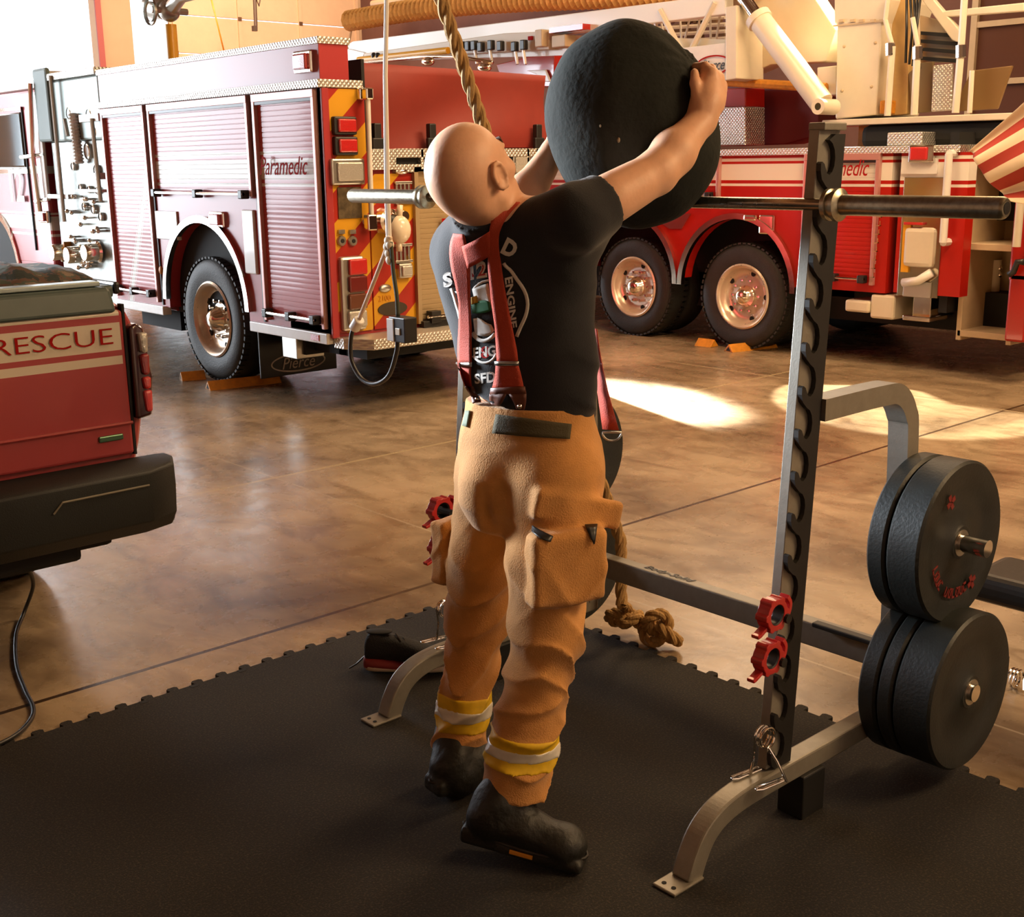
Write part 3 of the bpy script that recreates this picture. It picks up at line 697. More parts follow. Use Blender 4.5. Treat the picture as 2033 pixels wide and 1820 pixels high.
rl = MB().tube([S(60, 165, X0-.05), S(66, 310, X0-.05), S(80, 420, X0-.05)], .022, 8); rl.tube([S(42, 312, X0-.05), S(88, 306, X0-.0)], .02, 8); rl.tube([S(70, 400, X0-.05), S(96, 395, X0)], .02, 8); rl.build('cab_grab_rail', M['chrome'], cab, smooth='auto')
a, b = S(88, 305), S(98, 398); box('b_pillar_plate', (X0-.01, a.y, b.z), (X0+.02, 12.02, 2.4), M['white'], cab, .01)
p = S(24, 400); q_ = S(50, 400); text('number', '12', V((X0-.004, p.y, p.z)), V((0, q_.y-p.y, 0)), V((0, 0, .34)), M['whitetxt'], cab, bold=.02)
lamp(82, 418, 100, 443, cab)
dl = MB().box((X0+.005, 12.4, .9), (X0+.018, 12.42, 2.3)).box((X0+.005, 13.45, .9), (X0+.018, 13.47, 2.3)); dl.build('door_seam', M['under'], cab)
ar = MB().lathe([(.60, -.01), (.66, -.01), (.66, .05)], (X0+.01, 13.55, .62), (1, 0, 0), 30); ar.build('front_fender_trim', M['chrome'], cab, smooth='auto')
MB().lathe([(.0001, -.005), (.60, -.005)], (X0+.012, 13.55, .62), (1, 0, 0), 30).build('front_wheel_well', M['under'], cab)
# deck gun on the body roof
dg = MB(); c = at(343, 112, X=X0+.9); tz = at(343, 20, X=X0+.9)
dg.tube([c-V((0, 0, .1)), V((c.x, c.y, tz.z-.12))], .055, 12); st_ = dg.build('monitor_riser', M['yellow'], eng, smooth='auto')
dk = MB(); q = V((c.x, c.y, tz.z)); dk.ball(q, (.10, .10, .10)); dk.tube([q, q+V((0, -.25, .10)), q+V((.0, -.5, .12))], [.07, .06, .075], 12); dk.tube([q+V((-.18, 0, .0)), q+V((.18, 0, 0))], .03, 8); dk.tube([q+V((0, .1, .02)), q+V((0, .32, .08))], [.09, .12], 12)
dk.lathe([(.12, 0), (.12, .02), (.09, .02), (.09, 0)], q+V((-.2, 0, -.02)), (1, 0, 0), 16)
dk.build('water_monitor', M['steel'], st_, smooth='auto')
# ================================================================= ladder truck
X1 = 8.887
lad = thing('ladder_truck', (X1+1.2, 9, 0), 'long red ladder truck with cream aerial ladder and two close rear axles', 'fire truck')
def sb1(name, x0, y0, x1, y1, m_, par=None, X=X1, out=.02, inn=.02, bev=0): return sbox(name, x0, y0, x1, y1, m_, par or lad, X, out, inn, bev)
zz1 = lambda x, y: S(x, y, X1).z
LB = [(zz1(1433, 369), zz1(1433, 364)), (zz1(1433, 357.5), zz1(1433, 326)), (zz1(1433, 321), zz1(1433, 315))]
LLIV = bands_mat('ladder_truck_red_with_white_stripes', (.42, .012, .006), 99, 0, LB)
yt = 4.72; z0 = .62; z1 = 1.735
A = [(S(1447, 600, X1).y, .56, .60, .62), (S(1247, 600, X1).y, .56, .60, .62)]
A = [(6.82, .56, .62, .63), (8.16, .56, .62, .63)]
arch_panel(5.30, 13.2, z0, z1, A, X1, .12, LLIV, lad, 'side_panel')
bd = MB().box((X1+.12, 9.0, .62), (X1+2.4, 13.2, z1)).box((X1+.55, 5.3, .62), (X1+2.4, 9.0, z1)).box((X1+.12, 5.3, 1.25), (X1+.55, 9.0, z1)); bd.build('body', M['red2'], lad)
box('wheel_well', (X1+.5, 5.9, .5), (X1+.56, 9.0, 1.3), M['under'], lad)
for yc, zc, ry, rz in A:
    n = 28; vs = []; fs = []
    for i in range(n+1):
        a = math.pi*i/n; y, z = yc+(ry+.02)*math.cos(a), zc+(rz+.02)*math.sin(a); dy, dz = math.cos(a)*.026, math.sin(a)*.026
        vs += [(X1-.04, y-dy, z-dz), (X1-.04, y+dy, z+dz), (X1+.01, y+dy, z+dz), (X1+.01, y-dy, z-dz)]
    for i in range(n):
        for k in range(4): fs.append((i*4+k, i*4+(k+1) % 4, i*4+4+(k+1) % 4, i*4+4+k))
    fs += [(0, 1, 2, 3), (n*4, n*4+1, n*4+2, n*4+3)]
    MB().add(vs, fs).build('fender_trim', M['pchrome'], lad, smooth='auto')
for yc in (6.78, 8.12):
    wheel('wheel', (X1+.18, yc, .485), .485, lad, dual=True); wheel('wheel', (X1+2.2, yc, .485), .485, lad, out=1, dual=True)
MB().box((X1-.03, yt, z1), (X1+.4, 13.2, z1+.055)).build('tread_cap', M['plate'], lad, bev=.003)
# doors
dA = doorset(7.02, 9.9, zz1(1433, 390), zz1(1433, 312), lad, LLIV, X1, M['framepaint']); door_bar(7.05, 8.1, zz1(1433, 388), dA, X1)
dB = doorset(5.40, 6.12, .70, zz1(1600, 306), lad, LLIV, X1, M['framepaint']); door_bar(5.42, 6.1, .73, dB, X1)
p = S(1622, 349, X1); text('lettering', 'Paramedic', V((X1-.06, p.y, p.z)), V((0, S(1733, 347, X1).y-p.y, 0)), V((0, 0, .13)), M['redtxt'], dB, shear=.35)
gt = MB()   # chrome slivers built to stand in for reflected glints on the door edge
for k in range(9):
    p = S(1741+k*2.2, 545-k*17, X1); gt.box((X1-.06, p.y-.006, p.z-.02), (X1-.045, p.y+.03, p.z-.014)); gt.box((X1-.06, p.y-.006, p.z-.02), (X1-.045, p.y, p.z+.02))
gt.build('door_edge_glint', M['pchrome'], dB)
tri = MB().prism([S(1285, 424, X1)+V((-.012, 0, 0)), S(1330, 454, X1)+V((-.012, 0, 0)), S(1355, 454, X1)+V((-.012, 0, 0)), S(1373, 424, X1)+V((-.012, 0, 0))], (.01, 0, 0)); tri.build('fender_infill', M['pchrome'], lad)
fc = MB(); a = S(1485, 425, X1); fc.box((X1-.05, a.y-.12, a.z-.06), (X1, a.y+.02, a.z)); fc.box((X1-.03, a.y-.3, a.z-.17), (X1, a.y-.14, a.z)); fc.build('fuel_fill_hardware', M['pchrome'], lad, bev=.02)
# rear corner unit: white header, clear panel showing outrigger, tail lamps
ya_, yb_ = S(1868, 400, X1).y, S(1797, 400, X1).y
hd_ = sb1('rear_corner_panel', 1791, 304, 1905, 590, LLIV, out=.004, inn=.12)
wc_ = sb1('white_header', 1793, 315, 1862, 345, M['white'], out=.02)
rc = sb1('stainless_panel', 1797, 352, 1862, 592, mat('mirror_stainless', (.62, .56, .42), .12, 1, rn=.06, nscale=6), out=.014, bev=.004)
oy = sb1('outrigger_cover', 1801, 450, 1857, 532, M['cream'], out=.05, bev=.04); sb1('yellow_edge', 1798, 440, 1806, 540, M['yellow'], out=.03)
MB().tube([S(1800, 560, X1)+V((-.05, 0, 0)), S(1832, 556, X1)+V((-.07, 0, 0)), S(1856, 540, X1)+V((-.05, 0, 0))], .035, 10).build('white_hose_loop', M['white'], rc, smooth=True)
sb1('lower_stainless', 1797, 556, 1850, 592, M['steel'], out=.025, bev=.004)
sb1('tail_light', 1815, 292, 1847, 318, M['lens'], out=.07, bev=.012); sb1('tail_light', 1800, 440, 1838, 447, M['lens'], out=.05, bev=.006)
sb1('tail_light_bezel', 1811, 289, 1858, 322, M['chrome'], out=.05, bev=.008)
hp_ = MB().tube([S(1896, 305, X1)+V((-.09, 0, 0)), S(1884, 480, X1)+V((-.09, 0, 0))], .03, 10); hp_.tube([S(1896, 305, X1)+V((-.09, 0, 0)), S(1896, 305, X1)], .03, 8); hp_.tube([S(1884, 480, X1)+V((-.09, 0, 0)), S(1884, 480, X1)], .03, 8)
hp_.build('grab_rail', M['white'], lad, smooth='auto')
# rear cubby (open tan compartments)
cubx = X1+.14
cb = MB()
ay, by = S(1912, 500, cubx).y, S(2014, 500, cubx).y
for (z_, h) in ((S(1950, 672, cubx).z, .05), (S(1950, 497, cubx).z, .05), (S(1950, 330, cubx).z, .05)): cb.box((cubx, by, z_), (cubx+.9, ay, z_+h))
for y in (ay, by): cb.box((cubx, y-.03, S(1950, 680, cubx).z), (cubx+.9, y+.01, S(1950, 300, cubx).z))
cb.box((cubx+.6, by, S(1950, 680, cubx).z), (cubx+.9, ay, S(1950, 300, cubx).z))
cb = cb.build('rear_compartment', M['tan'], lad, bev=.004)
kb = MB()
for x, y in ((1985, 545), (1985, 532)): kb.ball(at(x, y, X=cubx+.5), .025, 8, 6)
kb.build('chrome_latch', M['chrome'], cb, smooth=True)
bs = MB()
for x, w in ((1945, 14), (1968, 10)): 
    for ys in ((395, 480), (515, 640)): a, b = at(x, ys[0], X=cubx+.5), at(x+w, ys[1], X=cubx+.5); bs.tube([(cubx+.5, (a.y+b.y)/2, a.z), (cubx+.5, (a.y+b.y)/2, b.z)], abs(a.y-b.y)/2, 12)
bs.build('air_cylinder', M['cream'], cb, smooth='auto')
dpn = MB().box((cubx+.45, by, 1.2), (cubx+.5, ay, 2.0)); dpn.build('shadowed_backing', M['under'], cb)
sb1('rear_red_post', 2010, 540, 2040, 680, M['red2'], X=X1-.0, out=.05, inn=.2, bev=.02)
sb1('rear_red_post', 2022, 380, 2045, 560, M['red2'], X=X1-.0, out=.05, inn=.2, bev=.02)
pl_ = MB().tube([at(2036, 290, X=X1-.12), at(2018, 490, X=X1-.12)], .03, 10); pl_.build('rear_grab_rail', M['cream'], lad, smooth='auto')
hkk = MB().tube([at(2033, 520, X=X1-.1), at(2020, 520, X=X1-.1), at(2012, 540, X=X1-.1), at(2003, 545, X=X1-.1)], .025, 8); hkk.build('rubber_hook', M['blackp'], lad, smooth=True)
blk = MB().box(at(1905, 262, X=X1+.05), at(1918, 610, X=X1+.5)); blk.build('rear_gap_strip', M['under'], lad)  # black strip filling the dark gap before the tan compartments
MB().box((X1+.5, 4.2, .3), (X1+2.0, 13, .63)).build('chassis', M['under'], lad)
ot = MB(); a = S(1700, 605, X1); ot.box((X1-.02, a.y-.13, a.z-.06), (X1+.3, a.y+.10, a.z+.04)); ot.box((X1+.0, a.y-.35, a.z-.1), (X1+.4, a.y-.13, a.z+.1)); ot.build('outrigger_arm', M['cream'], lad, bev=.02)
a = S(1822, 632, X1); op = MB().box((X1-.03, a.y-.12, a.z-.02), (X1+.4, a.y+.12, a.z+.02)).box((X1+.05, a.y-.08, a.z), (X1+.2, a.y+.08, a.z+.25)); op.build('outrigger_foot', M['chrome'], lad, bev=.008)
# deck / turntable platform
dkx = X1+.25
a, b = at(1632, 243, X=dkx), at(2060, 214, X=dkx)
zt_ = at(1800, 232, X=dkx).z
ya2, yb2 = a.y, b.y-.6
dk_ = MB().box((dkx, yb2, zt_-.05), (dkx+2.0, ya2, zt_)); dk_ = dk_.build('turntable_deck', M['cream'], lad, bev=.006)
un = MB().box((dkx+.05, yb2+.1, zt_-.24), (dkx+1.9, at(1700, 262, X=dkx).y, zt_-.05)); un.build('turntable_underside', M['under'], lad, bev=.06)
MB().box((dkx+.25, at(1700, 260, X=dkx).y, z1+.05), (dkx+.6, at(1672, 260, X=dkx).y, zt_-.05)).build('orange_block', M['orange'], lad)
MB().box(at(1760, 290, X=X1+.1), at(1895, 262, X=X1+.6)).build('deck_tread_step', M['plate'], lad, bev=.01)
# pedestal box
def ppoly(name, pts, m_, X, th, par=None, bev=.008): return MB().prism([at(x, y, X=X) for x, y in pts], (th, 0, 0)).build(name, m_, par or lad, bev=bev)
px_ = X1+.35
ped = ppoly('control_pedestal', [(1658, 236), (1738, 228), (1752, 45), (1768, 0), (1768, -40), (1656, -40), (1656, 46), (1662, 50)], M['cream'], px_, .7, bev=.012)
MB().box(at(1656, 50, X=px_)+V((-.015, 0, 0)), at(1760, 42, X=px_)+V((.01, 0, 0))).build('pedestal_hinge', M['tan'], ped)
bt = MB()
for x in (1668, 1690, 1708, 1730, 1748): bt.box(at(x, 42, X=px_)+V((-.022, 0, -.01)), at(x+9, 38, X=px_)+V((.005, 0, 0)))
for x, y in ((1676, 92), (1738, 85), (1672, 180), (1730, 172)): bt.ball(at(x, y, X=px_), .014, 8, 6)
bt.build('pedestal_bolt', M['tan'], ped)
ppoly('pedestal_side_box', [(1622, 190), (1660, 188), (1660, 130), (1622, 134)], M['cream'], px_+.1, .6)
# tan structure right of the pedestal
ppoly('turntable_frame', [(1742, 232), (1800, 226), (1812, -30), (1770, -30), (1756, 45)], mat('amber_tan_paint', (.50, .33, .13), .45, noise=.08), px_+.15, .12)
vv = MB()
for (x0_, y0_, x1_, y1_, r) in ((1762, 230, 1772, 92, .028), (1772, 92, 1758, 40, .02), (1758, 40, 1764, -10, .02), (1815, 228, 1822, 90, .03), (1822, 90, 1812, 35, .02), (1897, 224, 1908, 100, .03), (1908, 100, 1916, -20, .028), (1925, 224, 1930, 140, .02)):
    vv.tube([at(x0_, y0_, X=px_-.05), at(x1_, y1_, X=px_-.05)], r, 8)
vv.build('deck_handrail', M['cream'], lad, smooth='auto')
cl_ = MB()
for x, y in ((1768, 98), (1822, 105), (1908, 102)): cl_.tube([at(x, y-12, X=px_-.05), at(x, y+12, X=px_-.05)], .04, 8)
cl_.build('rail_clamp', M['chrome'], lad, smooth='auto')
# tread plate panels, bright window-lit plate, black louvers
ppoly('tread_guard', [(1848, 222), (1888, 219), (1891, 126), (1852, 130)], M['plate'], px_+.1, .03)
ppoly('rear_guard_panel', [(1810, 225), (1850, 222), (1853, 122), (1828, 124), (1803, 145)], mat('brown_grey_panel', (.20, .14, .07), .4, .3), px_+.14, .03)
ppoly('rear_guard_panel', [(1888, 222), (1980, 216), (2010, 130), (1928, 140)], mat('amber_dark_panel', (.22, .13, .05), .4, .3), px_+.3, .03)
lv = MB()
for y in (62, 78, 94, 112): lv.prism([at(1828, y, X=px_+.2), at(1900, y+5, X=px_+.2), at(1900, y+13, X=px_+.2), at(1828, y+7, X=px_+.2)], (.03, 0, 0))
lv.build('louver', M['under'], lad)
ppoly('louver_backing', [(1826, 124), (1902, 124), (1902, 50), (1826, 30)], M['tan'], px_+.24, .03)
ppoly('ladder_diagonal_brace', [(1826, -5), (1850, -5), (1905, 60), (1905, 85), (1890, 80)], M['cream'], px_+.18, .06)
ppoly('ladder_lower_chord', [(1870, 22), (2033, 5), (2033, 22), (1875, 34)], M['cream'], px_+.18, .06)
hs_ = MB()
for k in range(5): hs_.tube([at(1800+k*7, -10, X=px_+.02), at(1800+k*6+6*math.sin(k), 60, X=px_+.02), at(1798+k*7, 125+k*3, X=px_+.02)], .012, 6)
hs_.build('hydraulic_hoses', M['blackp'], lad, smooth=True)
rb_ = MB().box(at(1745, 226, X=px_), at(1785, 200, X=px_+.2)); rb_.build('red_control_box', M['orange'], lad, bev=.01)
# aerial ladder
LX = X1+.15
lt = MB(); ttop = [at(690, 92, X=LX), at(1000, 50, X=LX), at(1433, -2, X=LX)]
lt.prism([at(690, 88, X=LX), at(696, 118, X=LX), at(1440, 28, X=LX), at(1440, -12, X=LX), at(700, 82, X=LX)], (.12, 0, 0)); al = lt.build('aerial_ladder', mat('lit_ladder_paint', (.88, .85, .78), .4, coat=.2), lad, bev=.008)  # cream ladder whitened in its colour to show window light
tp_ = MB().prism([at(690, 96, X=LX-.02), at(686, 122, X=LX-.02), at(716, 124, X=LX-.02), at(724, 104, X=LX-.02)], (.3, 0, 0)); tp_.build('ladder_tip', M['white'], al, bev=.01)
MB().prism([at(690, 122, X=LX-.02), at(690, 132, X=LX-.02), at(712, 130, X=LX-.02), at(716, 120, X=LX-.02)], (.3, 0, 0)).build('tip_tread', M['plate'], al)
lr = MB().prism([at(718, 112, X=LX+.05), at(718, 122, X=LX+.05), at(1440, 92+8, X=LX+.05), at(1440, 78, X=LX+.05), at(1060, 68, X=LX+.05)], (.06, 0, 0)); lr.build('ladder_base_rail', M['cream'], al)
wp = MB().prism([at(1230, 145, X=LX-.06), at(1300, 155, X=LX-.06), at(1440, 160, X=LX-.06), at(1440, 85, X=LX-.06), at(1230, 110, X=LX-.06)], (.08, 0, 0)); wp = wp.build('badge_panel', M['white'], al, bev=.004)
c = at(1416, 129, X=LX-.07); ov = MB(); oval(ov, c, V((0, -.20, 0)), V((0, 0, .085)), .012, (-.004, 0, 0)); ov.build('oval_badge', M['redtxt'], wp)
text('lettering', 'Pierce', c+V((0, .13, -.045)), V((0, -.26, 0)), V((0, 0, .09)), M['blackp'], wp, shear=.35, thick=.004)
ts = MB(); xs = list(range(1180, 1440, 26))
def trs(x0_, y0_, x1_, y1_, r=.018, X=LX+.06): ts.tube([at(x0_, y0_, X=X), at(x1_, y1_, X=X)], r, 6)
trs(1310, 20, 1358, 112, .028, LX); trs(1420, 5, 1366, 112, .028, LX); trs(1302, 18, 1302, 92, .022); trs(1295, 22, 1270, 85, .02); trs(1200, 32, 1180, 70, .02); trs(1205, 34, 1225, 60, .02)
trs(810, 88, 826, 98); trs(842, 98, 826, 84); trs(910, 72, 928, 84); trs(1000, 60, 1015, 74); trs(1085, 52, 1102, 66); trs(1110, 60, 1100, 48)
rnd = random.Random(5)
for k in range(9): trs(1270+k*20, 30+rnd.uniform(-4, 4), 1262+k*20+rnd.uniform(-8, 22), 88, .012, LX+.5)
for yy in (36, 50, 64, 78, 90): trs(1180, yy+14, 1440, yy-8+6, .02, LX+.75)
ts.build('ladder_truss', M['cream'], al, smooth='auto')
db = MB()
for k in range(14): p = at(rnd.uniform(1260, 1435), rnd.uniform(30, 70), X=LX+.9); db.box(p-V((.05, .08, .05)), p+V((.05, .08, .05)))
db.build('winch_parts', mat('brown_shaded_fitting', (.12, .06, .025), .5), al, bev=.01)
# equipment beam under the ladder tip: yellow pole, latches, mounting box
eb = MB().prism([at(722, 106, X=LX-.05), at(722, 118, X=LX-.05), at(1090, 98, X=LX-.05), at(1090, 62, X=LX-.05), at(1000, 66, X=LX-.05)], (.1, 0, 0)); eb.build('equipment_beam', mat('pale_beam_paint', (.62, .52, .38), .45), al, bev=.006)
yp = MB().tube([at(712, 119, X=LX-.10), at(890, 100, X=LX-.10)], .038, 10); yp.build('pike_pole', M['yellow'], al, smooth='auto')
rnn = random.Random(9); lc = MB(); lw = MB()
for x in (918, 930, 942, 955, 975, 994, 1022, 1040): p = at(x, 92-(x-918)*.01+rnn.uniform(-2, 2), X=LX-.12); lc.box(p-V((.03, .035, .05)), p+V((.03, .035, .05)))
for x in (742, 750): p = at(x, 110, X=LX-.12); lc.ball(p, .035, 8, 6)
for x in (942, 972, 1022, 1038): p = at(x, 108, X=LX-.12); lw.tube([p+V((0, 0, .08)), p-V((0, .04, .1))], .018, 6)
lc.build('latch', M['blackp'], al, bev=.01); lw.build('latch_lever', M['white'], al)
bx = MB().box(at(1076, 92, X=LX-.12), at(1092, 62, X=LX+.1)).box(at(1095, 95, X=LX-.1), at(1150, 70, X=LX+.1)); bx.build('mounting_box', M['tan'], al, bev=.01)
MB().box(at(1090, 66, X=LX-.11), at(1172, 48, X=LX)).build('red_plate', M['red2'], al); MB().box(at(1048, 80, X=LX-.07), at(1065, 72, X=LX)).build('small_red_label', M['redtxt'], al)
lp = MB()
for x, y in ((850, 122), (962, 134)): lp.ball(at(x, y, X=LX-.35), (.06, .1, .05), 12, 8)
lp.tube([at(720, 124, X=LX-.3), at(840, 112, X=LX-.3), at(905, 112, X=LX-.3), at(978, 124, X=LX-.3)], .02, 8); lp.build('flood_light', M['pchrome'], al, smooth=True)
# boom foot, sloping base and lift cylinder
ppoly('boom_base', [(1440, 158), (1462, 158), (1480, 150), (1530, 128), (1640, 122), (1660, 60), (1600, -30), (1442, -30)], mat('amber_cream_paint', (.72, .60, .42), .4, noise=.05, nscale=2), LX+.3, .2, al)
ppoly('boom_post', [(1440, 160), (1462, 156), (1462, 10), (1440, 14)], M['cream'], LX-.08, .4, al)
cy = MB(); c0_, c1_, c2_ = at(1494, 18, X=LX+.0), at(1508, 40, X=LX+.0), at(1632, 205, X=LX+.0)
cy.tube([c1_, c2_], .10, 20); cy.tube([c1_.lerp(c0_, .3), c1_.lerp(c2_, .02)], .115, 20); cyo = cy.build('lift_cylinder', M['cream'], al, smooth='auto')
MB().tube([c0_-(c2_-c1_).normalized()*.25, c1_], .06, 14).build('cylinder_rod', M['chrome'], cyo, smooth='auto')
MB().lathe([(.03, -.12), (.065, -.12), (.065, .12), (.03, .12)], at(1640, 212, X=LX), (1, 0, 0), 24).build('cylinder_pivot', M['cream'], cyo, smooth='auto')
# dark red interior body between the trucks under the boom
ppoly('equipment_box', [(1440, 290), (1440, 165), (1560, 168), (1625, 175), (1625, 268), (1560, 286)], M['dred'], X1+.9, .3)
ppoly('tread_box', [(1400, 290), (1400, 214), (1480, 212), (1480, 288)], M['plate'], X1+.5, .3)
ppoly('red_box', [(1420, 213), (1440, 176), (1480, 174), (1480, 212)], M['red2'], X1+.55, .3)
MB().box(at(1484, 202, X=X1+.88), at(1498, 184, X=X1+.9)).build('paper_label', M['white'], lad)
MB().tube([at(1400, 160, X=X1+.4), at(1640, 174, X=X1+.4)], .04, 8).build('amber_rail', M['orange'], lad, smooth='auto')
# cab front of the ladder truck, mostly behind the engine
MB().box((X1, 13.3, .5), (X1+2.4, 16.2, 2.6)).build('cab', M['red2'], lad, bev=.05)
ppoly('side_locker', [(985, 128), (1100, 100), (1100, 172), (1000, 172)], M['red2'], X1+.7, .5)
ppoly('white_chevron', [(1045, 140), (1082, 138), (1092, 162), (1078, 162), (1066, 148)], M['white'], X1+.66, .03)
# ================================================================= flag
fl = MB(); N1, N2 = 40, 26
Fc = [at(2075, 165, X=8.3), at(1916, 300, X=8.3), at(2008, 405, X=8.3), at(2100, 420, X=8.3)]
gridp = []
for j in range(N2+1):
    for i in range(N1+1):
        u_, v_ = i/N1, j/N2
        a = Fc[0].lerp(Fc[1], v_); b = Fc[3].lerp(Fc[2], v_); p = a.lerp(b, u_)
        w = math.sin(u_*9+v_*1.5)*.05+math.sin(u_*20)*.015
        gridp.append(p+V((w, 0, math.sin(u_*7)*.03*v_)))
ff = []
for j in range(N2):
    for i in range(N1): ff.append((j*(N1+1)+i, j*(N1+1)+i+1, (j+1)*(N1+1)+i+1, (j+1)*(N1+1)+i))
fm_ = mat('flag_cloth', (.6, .5, .4), .8)
me = bpy.data.meshes.new('flag'); me.from_pydata([tuple(p) for p in gridp], [], ff)
uv = me.uv_layers.new(name='UVMap')
for li, lp_ in enumerate(me.loops):
    i, j = lp_.vertex_index % (N1+1), lp_.vertex_index//(N1+1); uv.data[li].uv = (i/N1, j/N2)
me.polygons.foreach_set('use_smooth', [True]*len(me.polygons))
nt = fm_.node_tree; N, L, b = sm(fm_)
uvn = N.new('ShaderNodeTexCoord'); sp = N.new('ShaderNodeSeparateXYZ'); L.new(uvn.outputs['UV'], sp.inputs[0])
k = mnode(nt, 'GREATER_THAN', mnode(nt, 'FRACT', mnode(nt, 'MULTIPLY', sp.outputs[0], 4.5)), .5)
q = N.new('ShaderNodeMixRGB'); L.new(k, q.inputs[0]); q.inputs[1].default_value = (.74, .60, .42, 1); q.inputs[2].default_value = (.36, .035, .02, 1); L.new(q.outputs[0], b.inputs['Base Color'])
PY_ = Fc[0].y-.45
froot = thing('flag', (8.3, PY_, 0), 'red and white striped flag draped from a pole behind the ladder truck tail', 'flag')
flg = link('flag_cloth', me, fm_, froot)
MB().tube([(8.3, PY_, .0), (8.3, PY_, Fc[0].z+.12)], .016, 10).lathe([(.0001, .04), (.03, .04), (.13, .015), (.15, 0), (.0001, 0)], (8.3, PY_, 0), (0, 0, 1), 24).build('flag_pole', M['tan'], froot, smooth='auto')
MB().tube([Fc[3], (8.3, PY_, Fc[3].z)], .006, 6).tube([Fc[0], (8.3, PY_, Fc[0].z)], .006, 6).build('flag_tie', M['tan'], froot)
s_ = flg.modifiers.new('solid', 'SOLIDIFY'); s_.thickness = .003
# ================================================================= pickup
YP = 4.2
pk = thing('pickup_truck', (.9, 6.5, 0), 'red pickup truck lettered RESCUE across the tailgate, with black rear bumper', 'pickup truck')
def PP(x, y, Y=YP): return at(x, y, Y=Y)
xr = 1.93; xl = xr-2.0; cxp = (xr+xl)/2
PB = lambda x, y: PP(x, y).z
# body silhouette in rear view (X,Z), right half given, mirrored
half = [(xr-.06, .56), (xr-.02, .70), (xr+.0, .80), (xr-.015, .93), (xr+.02, 1.08), (xr-.03, 1.19), (xr-.075, 1.235)]
outl = half+[(2*cxp-x, z) for x, z in half[::-1]]
bands = [(PB(120, 736), PB(120, 718.5)), (PB(120, 707), PB(120, 650)), (PB(120, 636), PB(120, 620))]
def xbands_mat(name, base, bands, x1):
    m_ = mat(name, base, .4, coat=.2, noise=.0); nt = m_.node_tree; N, L, b = sm(m_)
    g = N.new('ShaderNodeTexCoord'); sp = N.new('ShaderNodeSeparateXYZ'); L.new(g.outputs['Object'], sp.inputs[0]); tot = None
    for lo, hi in bands:
        k = mnode(nt, 'MULTIPLY', mnode(nt, 'GREATER_THAN', sp.outputs[2], lo), mnode(nt, 'LESS_THAN', sp.outputs[2], hi)); tot = k if tot is None else mnode(nt, 'MAXIMUM', tot, k)
    tot = mnode(nt, 'MULTIPLY', tot, mnode(nt, 'LESS_THAN', sp.outputs[0], x1))
    q = N.new('ShaderNodeMixRGB'); L.new(tot, q.inputs[0]); q.inputs[1].default_value = (*base, 1); q.inputs[2].default_value = (.70, .62, .50, 1); L.new(q.outputs[0], b.inputs['Base Color']); return m_
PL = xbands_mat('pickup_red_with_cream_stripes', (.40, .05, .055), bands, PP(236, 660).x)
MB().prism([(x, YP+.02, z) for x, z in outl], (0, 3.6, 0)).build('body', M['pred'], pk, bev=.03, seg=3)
tgx = PP(249, 720).x
tg = MB().prism([(xl+.14, YP-.012, .665), (tgx, YP-.012, .665), (tgx, YP-.012, PB(232, 615)), (xl+.14, YP-.012, PB(232, 615))], (0, .05, 0)).build('tailgate', PL, pk, bev=.012, seg=3)
MB().tube([(xl+.14, YP-.016, PB(200, 846)), (tgx, YP-.016, PB(200, 846))], .007, 6).build('tailgate_crease', M['pred'], tg)
box('tailgate_gap', (tgx+.002, YP-.004, .66), (tgx+.012, YP+.03, 1.22), M['under'], pk)
# tailgate top spoiler, teal grey cap
cap = mat('teal_grey_plastic_cap', (.055, .085, .08), .45, noise=.1)
ct = MB().prism([(xl+.1, YP-.03, 1.195), (xr-.09, YP-.03, 1.195), (xr-.10, YP-.01, 1.285), (xl+.1, YP-.01, 1.285)], (0, .10, 0)); ct.build('tailgate_cap', cap, pk, bev=.014, seg=3)
MB().box((xl+.1, YP+.05, 1.24), (xr-.06, YP+3.2, 1.285)).build('bed_cover', cap, pk, bev=.012)
MB().box((xr-.055, YP+.06, 1.25), (xr-.03, YP+3.2, 1.295)).build('bed_rail', M['blackp'], pk, bev=.01)
MB().box((xl+.15, YP+.03, 1.287), (PP(205, 560).x, YP+.11, 1.305)).build('cover_edge', mat('pale_alloy_strip', (.35, .42, .42), .35, .5), pk, bev=.004)
# lettering
a = PP(3, 699); b = PP(222, 690)
text('lettering', 'RESCUE', V((PP(0, 698).x-.03, YP-.016, PB(110, 694))), V((PP(222, 690).x-PP(0, 698).x+.03, 0, 0)), V((0, 0, PB(110, 661)-PB(110, 694))), M['redtxt'], tg, bold=-.01)
# badge
p = PP(218, 868); bg = MB().box((PP(192, 868).x, YP-.022, p.z-.011), (PP(241, 868).x, YP-.01, p.z+.011)); bg.build('badge', mat('green_grey_badge', (.10, .20, .12), .3, .6), tg, bev=.004)
